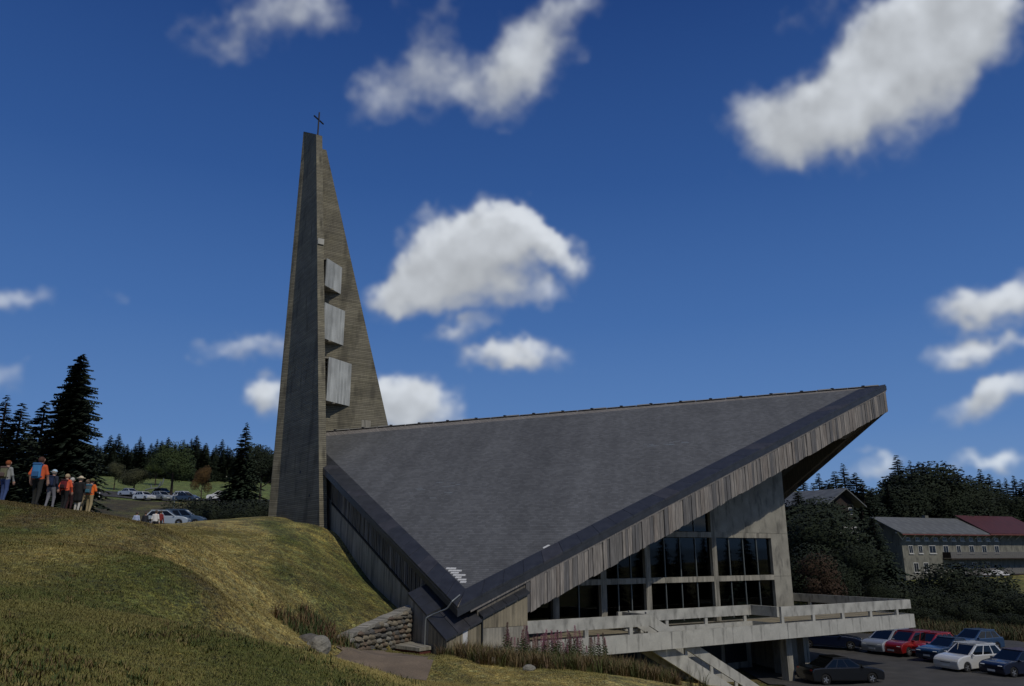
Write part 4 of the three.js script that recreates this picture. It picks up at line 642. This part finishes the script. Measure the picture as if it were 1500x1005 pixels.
  for (const [y, x0] of [[e - 4.6, 9.2], [e - 7.2, 12]]) { const b = part('balcony', boxm(x0, 34, y, y + .16, 0.01, 1.5), M.darkWood, H); for (let k = 0; k < 5; k++) part('railing_board', boxm(x0, 34, y + .2 + k * .2, y + .36 + k * .2, 1.44, 1.5), M.wood[4], b); part('railing_board', boxm(x0 - .001, x0 + .06, y + .2, y + 1.16, .02, 1.43), M.darkWood, b); }
  part('ground_floor_bay', boxm(14.5, 34, -2, e - 7.3, .01, 1.2), M.paintWhite, H); for (const x of [16, 19.5, 23]) part('opening', boxm(x, x + 2, -1.6, e - 7.6, 1.201, 1.24), M.paneDark, H);
  part('terrace_wall', boxm(-3, 5.5, -.4, .2, .8, 1.1), M.paintWhite, H);
  part('chimney', boxm(12, 12.8, r, r + .7, -rd - 1, -rd - .3), M.renderGrey, H);
  // sun shade and a parked van in front
  const [ux, uf] = [78.2, 134]; const U = thing('parasol', 'white parasol open on the hotel terrace', 'parasol', [ux, -6.1, -uf + 4.6], 0); part('pole', new THREE.CylinderGeometry(.04, .04, 2.6, 6).translate(0, 1.3, 0), M.zinc, U); part('canopy', new THREE.ConeGeometry(2.1, .9, 8, 1, true).translate(0, 2.6, 0), M.paintWhite, U); part('table', new THREE.CylinderGeometry(1, 1, .06, 12).translate(0, .75, 0), M.paintWhite, U);
}
{
  const [X, F] = px(1234, 765, 120), g = ray(1222, 768)[1] * 120 - .6, Hs = thing('chalet', 'dark timber chalet with pale grey roof among the trees', 'house', [X, g, -120], .5);
  const rz = [[-4.2, 3.6], [.2, 5.9], [4.2, 3.4]];
  part('wall', prism([[-3, -.6], [3, -.6], [3, 3.7], [.2, 5.4], [-3, 3.9]], (x, h, t) => [x, h, t ? 0 : -8]), M.darkWood, Hs); part('base', boxm(-3.1, 3.1, -2.5, .5, .004, .16), M.paintWhite, Hs);
  part('roof', [prism([[-4.2, 3.3], [.2, 5.7], [.2, 5.9], [-4.2, 3.5]], (x, h, t) => [x, h, t ? 1.2 : -9]), prism([[.2, 5.7], [4.4, 3.1], [4.4, 3.3], [.2, 5.9]], (x, h, t) => [x, h, t ? 1.2 : -9])], M.tin, Hs);
  const w = part('window', boxm(1.6, 2.7, 2.0, 3.1, .004, .06), M.paintWhite, Hs); part('pane', boxm(1.7, 2.6, 2.1, 3.0, .061, .08), M.paneDark, w);
  part('balcony', boxm(-3.4, 3.4, 1.4, 1.55, .2, 1.2), M.darkWood, Hs);
}
// a wooded ridge across the valley: what the church windows mirror
for (let k = 0; k < 16; k++) { const rr = rng(k + 300), X = 165 + rr() * 14, F = -16 + k * 6, y = ground(X, F); tree('spruce_tree', spruceKinds[k % 4], M.spruce[0], [X, y - .2, -F], 3.2 + rr() * 2.6 - y, 11, 'spruce on the wooded ridge across the valley', 'tree', 'spruces on the ridge across the valley', .9, k); }

// ---------------------------------------------------------------- cars
const paint = (c, m = .25) => new THREE.MeshPhysicalMaterial({ color: c, roughness: .35, metalness: m, clearcoat: .8, clearcoatRoughness: .06, side: THREE.DoubleSide });
M.tyre = std({ color: 0x151515, roughness: .9 }); M.rim = std({ color: 0xa8aaac, roughness: .35, metalness: .7 }); M.carGlass = std({ color: 0x0c1013, roughness: .06 }); M.lampGlass = std({ color: 0xd8dcdc, roughness: .15 }); M.tail = std({ color: 0x7c1412, roughness: .25 }); M.plastic = std({ color: 0x1b1c1d, roughness: .7 }); M.plate = std({ color: 0xd8d8d2, roughness: .5 });
function carKind({ L, W: Wd, H, hood, trunk, belt, ws, rs }) {
  // side profile (x forward): hood = hood length, trunk = boot length, belt = waist height; ws/rs = windscreen and rear glass run
  const a = L / 2, wr = .31, wx = a - .78, s = new THREE.Shape();
  s.moveTo(-a + .05, .3); s.lineTo(-wx - wr - .07, .26); s.absarc(-wx, .3, wr + .06, Math.PI, 0, true); s.lineTo(wx - wr - .07, .24); s.absarc(wx, .3, wr + .06, Math.PI, 0, true); s.lineTo(a - .06, .26);
  s.quadraticCurveTo(a + .02, .42, a - .03, .62); s.quadraticCurveTo(a - .12, belt - .12, a - hood * .55, belt - .05); s.lineTo(a - hood, belt); s.lineTo(-a + trunk, belt + .02); s.lineTo(-a + .12, belt - .01); s.quadraticCurveTo(-a - .01, belt - .1, -a + .02, .5); s.lineTo(-a + .05, .3);
  const body = new THREE.ExtrudeGeometry(s, { depth: Wd - .16, bevelEnabled: true, bevelThickness: .08, bevelSize: .06, bevelSegments: 3, curveSegments: 8 }).translate(0, 0, -(Wd - .16) / 2);
  const xf = a - hood - .02, xr = -a + trunk + .02, hw = Wd / 2 - .05, tw = Wd / 2 - .2, rf = xf - ws, rr = xr + rs;
  const lo = [[xf, belt - .03, hw], [xf, belt - .03, -hw], [xr, belt - .03, -hw], [xr, belt - .03, hw]], hi = [[rf, H - .03, tw], [rf, H - .03, -tw], [rr, H - .05, -tw], [rr, H - .05, tw]];
  const cabin = loft(lo, hi), roof = new RoundedBoxGeometry(rf - rr + .1, .07, tw * 2 + .06, 2, .03).translate((rf + rr) / 2, H - .025, 0);
  const lerp = (A, B, t) => A.map((v, i) => mix(v, B[i], t));
  const quad = (p) => { const g = new THREE.BufferGeometry(); g.setAttribute('position', new THREE.Float32BufferAttribute([...p[0], ...p[1], ...p[2], ...p[0], ...p[2], ...p[3]], 3)); g.computeVertexNormals(); g.setAttribute('uv', new THREE.Float32BufferAttribute(new Float32Array(12), 2)); return g; };
  const side = (z, t0, t1) => { const B0 = lerp(lo[0], lo[3], t0), B1 = lerp(lo[0], lo[3], t1), T0 = lerp(hi[0], hi[3], t0), T1 = lerp(hi[0], hi[3], t1); const p = [lerp(B0, T0, .12), lerp(B1, T1, .12), lerp(B1, T1, .9), lerp(B0, T0, .9)].map(([x, y, zz]) => [x, y, (zz + .012) * z]); return quad(p); };
  const fr = quad([[0, 1, .08, .1], [1, 0, .08, .1], [1, 0, .92, .1], [0, 1, .92, .1]].map(([i, j, t, q]) => { const A = lerp(lo[i], hi[i], t), B = lerp(lo[j], hi[j], t), v = lerp(A, B, q * .7); return [v[0] + .012, v[1] + .006, v[2]]; }));
  const re = quad([[3, 2, .15], [2, 3, .15], [2, 3, .92], [3, 2, .92]].map(([i, j, t]) => { const A = lerp(lo[i], hi[i], t), B = lerp(lo[j], hi[j], t), v = lerp(A, B, .08); return [v[0] - .012, v[1] + .006, v[2]]; }));
  return { body, cabin, roof, sides: [side(1, .06, .36), side(1, .4, .66), side(1, .7, .94), side(-1, .06, .36), side(-1, .4, .66), side(-1, .7, .94)], fr, re, wx, a, belt, Wd, wr };
}
const CK = { hatch: carKind({ L: 4.0, W: 1.72, H: 1.46, hood: .95, trunk: .1, belt: .87, ws: .95, rs: .55 }), sedan: carKind({ L: 4.5, W: 1.76, H: 1.43, hood: 1.15, trunk: .6, belt: .87, ws: .95, rs: .85 }), suv: carKind({ L: 4.4, W: 1.8, H: 1.58, hood: 1.0, trunk: .1, belt: .93, ws: 1.0, rs: .6 }), mpv: carKind({ L: 4.2, W: 1.76, H: 1.6, hood: .8, trunk: .1, belt: .92, ws: 1.1, rs: .4 }) };
const tyreG = new THREE.TorusGeometry(.23, .085, 8, 20).scale(1, 1, 1.2), rimG = new THREE.CylinderGeometry(.17, .17, .1, 14).rotateX(Math.PI / 2), spokeG = mergeGeometries([0, 1, 2, 3, 4].map((k) => new THREE.BoxGeometry(.16, .05, .03).translate(.1, 0, 0).rotateZ(k * 1.2566)));
function car(kind, color, pos, turn, label, group, rails) {
  const k = CK[kind], c = thing('parked_car', label, 'car', pos, turn, group), m = paint(color, new THREE.Color(color).getHSL({}).l > .75 ? 0 : .3);
  part('body', k.body, m, c); const cb = part('cabin', k.cabin, m, c); part('roof', k.roof, m, c); k.sides.forEach((g) => part('side_window', g, M.carGlass, cb)); part('windscreen', k.fr, M.carGlass, cb); part('rear_window', k.re, M.carGlass, cb);
  for (const sx of [-1, 1]) for (const sz of [-1, 1]) { const w = part('wheel', tyreG, M.tyre, c); w.position.set(k.wx * sx, .31, (k.Wd / 2 - .1) * sz); part('rim', rimG, M.plastic, w); const s = part('spokes', spokeG, M.rim, w); s.position.z = .06 * sz; }
  for (const sz of [-1, 1]) { const h = part('headlight', new RoundedBoxGeometry(.2, .14, .36, 2, .05), M.lampGlass, c); h.position.set(k.a - .08, .64, sz * (k.Wd / 2 - .27)); h.rotation.z = -.3; const t = part('tail_light', new RoundedBoxGeometry(.1, .2, .22, 2, .04), M.tail, c); t.position.set(-k.a + .03, .74, sz * (k.Wd / 2 - .2)); const mi = part('mirror', new RoundedBoxGeometry(.12, .13, .2, 2, .04), m, c); mi.position.set(k.a - 1.25 - (kind === 'sedan' ? .15 : 0), k.belt + .07, sz * (k.Wd / 2 + .06)); }
  const gr = part('grille', box(.05, .12, .7), M.plastic, c); gr.position.set(k.a + .02, .52, 0); const pl = part('number_plate', box(.02, .11, .5), M.plate, c); pl.position.set(k.a + .05, .38, 0); const p2 = part('number_plate', box(.02, .11, .5), M.plate, c); p2.position.set(-k.a - .03, .55, 0);
  if (rails) for (const sz of [-1, 1]) { const r = part('roof_rail', box(2.0, .04, .04), M.rim, c); r.position.set(-.4, 1.62, sz * .62); }
  return c;
}
const lotAt = (u, v) => { const [a, h] = ray(u, v); let F = 55; for (let i = 0; i < 30; i++) F = mix(F, (ground(a * F, F) + .07) / h, .6); return [a * F, ground(a * F, F) + .07, -F]; };
const CR = 'cars parked below the church';
car('sedan', 0x0d1730, lotAt(1216, 949), -.42, 'dark navy car parked alone under the end of the terrace', CR);
car('mpv', 0x9aa0a6, lotAt(1304, 955), Math.PI + .55, 'silver people carrier heading the row of parked cars', CR);
car('mpv', 0x8a1a18, lotAt(1334, 958), Math.PI + .5, 'dark red car squeezed beside the silver people carrier', CR);
car('hatch', 0xa8201c, lotAt(1366, 958), Math.PI + .46, 'bright red car parked between dark red and blue cars', CR);
car('sedan', 0x1c3550, lotAt(1392, 966), Math.PI + .44, 'blue car parked next to the white estate', CR);
car('suv', 0xd6d6d2, lotAt(1424, 981), Math.PI + .38, 'white estate car with roof rails and black wheels', CR, true);
car('hatch', 0x101a30, lotAt(1490, 989), Math.PI + .34, 'midnight blue car behind the white estate', CR);
car('sedan', 0x101214, lotAt(1232, 1000), .2, 'black car parked nearest the outdoor stair', CR);
car('hatch', 0x2e4a6a, lotAt(1430, 953), Math.PI + .4, 'steel blue car half hidden behind the white estate', CR);
const roadAt = (u, F) => { F += 20; const X = ray(u, 730)[0] * F; return [X, ground(X, F) + .12, -F]; };
const CL = 'cars parked along the upper road';
car('sedan', 0xb9bcc0, roadAt(189, 126), -.5, 'silver saloon parked first on the upper road', CL);
car('hatch', 0xd8d8d8, roadAt(211, 119), -.5, 'small white car sunk behind the bank by the road', CL);
car('mpv', 0x9aa0a4, roadAt(236, 121), -.6, 'grey-silver estate parked in front of the dark van', CL);
car('suv', 0x14161a, roadAt(237, 131), -.6, 'black van with roof higher than its neighbours', CL);
car('mpv', 0xe0e0de, roadAt(270, 123), -.35, 'white hatchback parked beside the road hedge', CL);
car('sedan', 0x28384c, roadAt(273, 117), -.35, 'dark blue saloon in front of the white hatchback', CL);
car('mpv', 0xe2e2e0, roadAt(321, 126), Math.PI, 'white car standing alone by the hedge near the tower', CL);
const CP = 'cars in the car park beyond the crest';
const lowAt = (u, F) => { const X = ray(u, 765)[0] * F; return [X, ground(X, F) + .1, -F]; };
car('hatch', 0xaeb8c0, lowAt(244, 76), .2, 'pale silver car showing only its roof over the crest', CP); car('mpv', 0x44586e, lowAt(268, 80), .15, 'blue-grey car beyond the crest beside the pale one', CP); car('hatch', 0x2c4a48, lowAt(240, 86), .1, 'dark teal car parked behind the pale silver one', CP);
{ const p = lowAt(252, 96), l = thing('lamp_post', 'slim pale post standing on the bank below the road', 'lamp post', p, 0); part('pole', new THREE.CylinderGeometry(.05, .08, 4.2, 8).translate(0, 2.1, 0), M.zinc, l); part('lamp_head', new RoundedBoxGeometry(.5, .12, .2, 2, .04).translate(.2, 4.2, 0), M.zinc, l); }
for (const [u, F, lab] of [[145, 112, 'white marker post with a pale top beside the tall spruce'], [397, 118, 'white marker post beside the foot of the bell tower']]) { const p = roadAt(u, F), l = thing('marker_post', lab, 'post', p, 0); part('post', new THREE.CylinderGeometry(.07, .09, 1.6, 8).translate(0, .8, 0), M.paintWhite, l); part('cap', new THREE.SphereGeometry(.12, 8, 6).translate(0, 1.62, 0), M.paintWhite, l); }

// ---------------------------------------------------------------- people
M.person = std({ vertexColors: true, roughness: .85 });
const SKIN = [.50, .29, .20], lin = (hex) => { const c = new THREE.Color(hex); return [c.r, c.g, c.b]; };
function personGeo({ top, legs, shoes = 0x1c1814, stride = 0, lean = 0, arms = 'down', coat = false, wide = 1, sleeves = true, headTurn = 0 }) {
  const T = lin(top), Lg = lin(legs), S = lin(shoes), B = []; // bones: a, b, ra, rb, colour
  const bone = (a, b, ra, rb, c) => B.push([a, b, ra, rb, c]);
  const hip = [0, .93, 0], chest = [0, 1.32, .03 + lean * .4], neck = [0, 1.47, .02 + lean * .55], hc = [0, 1.63, .05 + lean * .65];
  for (const s of [-1, 1]) {
    const st = stride * s, h = [s * .09, .92, 0], k = [s * .105, .5, .06 + st * .16], an_ = [s * .11, .09 + Math.max(0, -st) * .05, st * .26 - (st < 0 ? .03 : 0)];
    bone(h, k, .098 * wide, .066, Lg); bone(k, an_, .066, .047, Lg); bone([an_[0], .045, an_[2] - .03], [an_[0] + s * .015, .035, an_[2] + .15], .042, .034, S);
    const sh = [s * .185 * wide, 1.4, neck[2] - .02], swing = -st * .16; let el, wr; if (arms === 'straps') { el = [s * .27, 1.16, .0]; wr = [s * .16, 1.3, .2]; } else if (arms === 'pockets') { el = [s * .30, 1.13, -.08]; wr = [s * .2, .95, .04]; } else { el = [s * .26 * wide, 1.13, swing - .03]; wr = [s * .27, .89, swing + .09]; }
    bone(sh, el, .06, .048, T); bone(el, wr, .046, .034, sleeves ? T : SKIN); const hd = [wr[0] + (wr[0] - el[0]) * .25, wr[1] + (wr[1] - el[1]) * .3, wr[2] + (wr[2] - el[2]) * .3]; bone(wr, hd, .033, .036, SKIN);
    for (let f = 0; f < 4; f++) bone([hd[0], hd[1], hd[2] + (f - 1.5) * .018], [hd[0] + (hd[0] - wr[0]) * .6 - s * .012, hd[1] + (hd[1] - wr[1]) * (1 + (f === 1 ? .2 : f === 3 ? -.25 : 0)), hd[2] + (hd[2] - wr[2]) * .8 + (f - 1.5) * .024], .012, .009, SKIN); bone(hd, [hd[0] - s * .02, hd[1] - .045, hd[2] + .06], .013, .011, SKIN);
    bone([s * .08, .98, 0], [s * .1, 1.34, chest[2]], .105 * wide, .105 * wide, T); if (coat) bone([s * .08, .62, 0], [s * .08, .95, 0], .125 * wide, .115 * wide, T);
  }
  bone(hip, [0, 1.0, 0], .12 * wide, .12 * wide, coat ? T : Lg); bone([0, 1.02, 0], chest, .13 * wide, .14 * wide, T); bone([-.15, 1.4, neck[2] - .03], [.15, 1.4, neck[2] - .03], .068, .068, T);
  bone(neck, [hc[0], hc[1] - .06, hc[2] - .01], .055, .055, SKIN); bone([hc[0], hc[1] + .02, hc[2] - .01], [hc[0], hc[1] - .05, hc[2] + .03], .098, .074, SKIN); const fx = Math.sin(headTurn), fz = Math.cos(headTurn); bone([hc[0] + fx * .1, hc[1], hc[2] + fz * .1], [hc[0] + fx * .12, hc[1] - .02, hc[2] + fz * .12], .014, .018, SKIN); for (const s of [-1, 1]) bone([hc[0] + s * fz * .095, hc[1] - .01, hc[2] - s * fx * .095], [hc[0] + s * fz * .098, hc[1] + .03, hc[2] - s * fx * .098], .02, .022, SKIN);
  const N = 112, R = .95, mc = new MarchingCubes(N, M.person, false, false, 90000); mc.isolation = 0; const cell = 2 / N; mc.field.fill(-1);
  const pre = B.map(([a, b, ra, rb]) => { const d = [b[0] - a[0], b[1] - a[1], b[2] - a[2]]; return [a, d, 1 / (d[0] * d[0] + d[1] * d[1] + d[2] * d[2] + 1e-9), ra, rb]; });
  const dist = (x, y, z, want) => { let s = 0, best = 9, bi = 0; for (let i = 0; i < pre.length; i++) { const [a, d, il, ra, rb] = pre[i], X = x - a[0], Y = y - a[1], Z = z - a[2]; let t = (X * d[0] + Y * d[1] + Z * d[2]) * il; t = t < 0 ? 0 : t > 1 ? 1 : t; const ex = X - d[0] * t, ey = Y - d[1] * t, ez = Z - d[2] * t, q = Math.sqrt(ex * ex + ey * ey + ez * ez) - (ra + (rb - ra) * t); if (q < best) { best = q; bi = i; } s += Math.exp(-q * 55); } return want ? bi : -Math.log(s) / 55; };
  const i0 = Math.floor((1 - .5 / R) / 2 * N), i1 = N - i0;
  for (let z = i0; z < i1; z++) for (let y = 0; y < N; y++) for (let x = i0; x < i1; x++) mc.field[x + y * N + z * N * N] = -dist((x - N / 2) * cell * R, (y - N / 2) * cell * R + .9, (z - N / 2) * cell * R);
  mc.update(); const n = mc.count, P = new Float32Array(n * 3), Nn = new Float32Array(mc.normalArray.subarray(0, n * 3)), Cc = new Float32Array(n * 3);
  for (let i = 0; i < n; i++) { const x = mc.positionArray[i * 3] * R, y = mc.positionArray[i * 3 + 1] * R + .9, z = mc.positionArray[i * 3 + 2] * R; P.set([x, y, z], i * 3); Cc.set(B[dist(x, y, z, true)][4], i * 3); }
  const g = new THREE.BufferGeometry(); g.setAttribute('position', new THREE.BufferAttribute(P, 3)); g.setAttribute('color', new THREE.BufferAttribute(Cc, 3)); g.computeVertexNormals();
  const gm = mergeIdx(g); return { geo: gm, hc, back: [0, 1.22, chest[2] - .16 * wide] };
}
function mergeIdx(g) { const map = new Map(), p = g.attributes.position, c = g.attributes.color, P = [], K = [], I = []; for (let i = 0; i < p.count; i++) { const key = `${Math.round(p.getX(i) * 5e3)},${Math.round(p.getY(i) * 5e3)},${Math.round(p.getZ(i) * 5e3)}`; let k = map.get(key); if (k === undefined) { k = P.length / 3; map.set(key, k); P.push(p.getX(i), p.getY(i), p.getZ(i)); K.push(c.getX(i), c.getY(i), c.getZ(i)); } I.push(k); } const o = new THREE.BufferGeometry(); o.setAttribute('position', new THREE.Float32BufferAttribute(P, 3)); o.setAttribute('color', new THREE.Float32BufferAttribute(K, 3)); o.setIndex(I); o.computeVertexNormals(); return o; }
const cloth = (c) => std({ color: c, roughness: .85 });
function person(o) {
  const X = ray(o.u, o.v)[0] * o.F, g = personGeo(o), s = o.h / 1.74, y = ground(X, o.F), turn = Math.PI + (o.turn || 0);
  const p = thing('person', o.label, 'person', [X, y - .01, -o.F], turn, o.group); p.scale.setScalar(s); part('body', g.geo, M.person, p);
  const [hx, hy, hz] = g.hc;
  if (o.hair) { const hg = new THREE.SphereGeometry(.112, 18, 12, 0, Math.PI * 2, 0, Math.PI * .62).rotateX(-.55).scale(1, 1.08, 1.12).translate(hx, hy + .02, hz - .015); part('hair', hg, cloth(o.hair), p); }
  if (o.hat) { const hh = part('hat', [new THREE.SphereGeometry(.118, 16, 8, 0, Math.PI * 2, 0, Math.PI * .5).scale(1, .95, 1.1).translate(hx, hy + .045, hz), o.brim ? new THREE.CylinderGeometry(.19, .2, .02, 18).translate(hx, hy + .045, hz) : new THREE.CylinderGeometry(.1, .1, .018, 14, 1, false).scale(.9, 1, 1.2).translate(hx + Math.sin(o.headTurn || 0) * .12, hy + .05, hz + Math.cos(o.headTurn || 0) * .12)], cloth(o.hat), p); }
  if (o.pack) {
    const b = thing('backpack', o.packLabel, 'backpack', [X, y - .01, -o.F], turn); b.scale.setScalar(s); const [bx, by, bz] = g.back, w = o.packW || .29, hgt = o.packH || .46;
    part('bag', new RoundedBoxGeometry(w, hgt, .18, 5, .085).translate(bx, by, bz - .08), cloth(o.pack), b); part('pocket', new RoundedBoxGeometry(w * .74, hgt * .4, .1, 3, .04).translate(bx, by - hgt * .2, bz - .19), cloth(o.pack2), b); part('lid', new RoundedBoxGeometry(w * .92, .1, .22, 3, .04).translate(bx, by + hgt * .47, bz - .07), cloth(o.pack2), b);
    for (const sx of [-1, 1]) part('strap', tube([[sx * .11, by + .2, bz + .0], [sx * .125, 1.475, .0 + g.hc[2] * .4], [sx * .14, 1.36, .17], [sx * .15, 1.1, .1], [sx * .14, 1.02, bz]], .02, 16, 5), cloth(o.pack2), b);
  }
}
person({ u: 50, v: 741, F: 30.5, h: 1.84, top: 0xc8582c, legs: 0x23231f, stride: .4, arms: 'down', wide: 1.08, sleeves: false, hair: 0x4a2c1c, turn: .1, label: 'tall man in orange shirt and dark trousers walking on the hill', pack: 0x3c7cae, pack2: 0x2a5a88, packLabel: 'bright blue backpack on the tall man in orange', packW: .31, packH: .54 });
person({ u: 71, v: 746, F: 36.2, h: 1.72, top: 0x1c2436, legs: 0x77767a, stride: -.3, arms: 'down', hair: 0x8c8478, hat: 0xb4ccd8, headTurn: 1.2, label: 'walker in dark blue jacket, grey trousers and pale blue cap', pack: 0x1c2a48, pack2: 0x16203a, packLabel: 'navy blue backpack on the walker with the pale cap' });
person({ u: 91, v: 749, F: 37.0, h: 1.64, top: 0xe0603c, legs: 0x151416, stride: .3, arms: 'down', wide: 1.1, coat: false, hair: 0xb09a78, headTurn: -.8, label: 'walker in salmon orange jacket and black trousers', pack: 0x6a1a24, pack2: 0x30141a, packLabel: 'dark red backpack on the walker in salmon orange' });
person({ u: 99, v: 749, F: 38.4, h: 1.62, top: 0x4c2026, legs: 0x33191c, arms: 'straps', hair: 0xb8b4ac, headTurn: -1, label: 'white-haired walker in maroon beside the salmon orange jacket' });
person({ u: 111, v: 751, F: 37.4, h: 1.66, top: 0x101012, legs: 0xb8b4aa, coat: true, wide: 1.12, arms: 'pockets', stride: .2, hair: 0x9c8c74, hat: 0xcfc0a4, brim: true, headTurn: .8, label: 'walker in long black quilted coat and cream hat' });
person({ u: 122, v: 752, F: 38.6, h: 1.64, top: 0x2a2426, legs: 0x9a8a6a, stride: -.3, arms: 'down', hair: 0x6a5a48, label: 'walker in dark jacket half hidden beside the black coat' });
person({ u: 128, v: 752, F: 38.0, h: 1.66, top: 0xe06a24, legs: 0xa0906c, stride: .3, arms: 'straps', hair: 0x5a4a38, hat: 0x5a6030, brim: true, headTurn: 1.1, label: 'walker in orange jacket, khaki trousers and olive hat', pack: 0x50585c, pack2: 0x3a6c80, packLabel: 'grey and teal backpack on the walker with olive hat', packW: .28, packH: .44 });
person({ u: 2, v: 738, F: 32.5, h: 1.68, top: 0x8c8e8a, legs: 0x3a4c78, stride: .3, arms: 'down', hair: 0x8a4a24, label: 'red-haired walker in grey top and blue jeans', pack: 0x6c6a50, pack2: 0x5a4a44, packLabel: 'olive backpack on the red-haired walker' });
const far = (u, F, top, label, extra = {}) => person({ u, v: 765, F, h: 1.72, top, legs: 0x2a2a30, arms: 'down', hair: 0x4a4038, label, ...extra });
far(199, 64, 0xa6b4d4, 'distant person in pale blue shirt beyond the crest'); far(212, 65, 0x20242e, 'distant person in dark jacket beyond the crest'); far(227, 62, 0xd8d6d4, 'distant person in white shirt beyond the crest', { h: 1.8 }); far(234, 66, 0x7c2a2a, 'distant person in dark red top beyond the crest');
scene.traverse((o) => { if (o.isMesh) { o.castShadow = true; o.receiveShadow = true; } });
renderer.render(scene, camera);
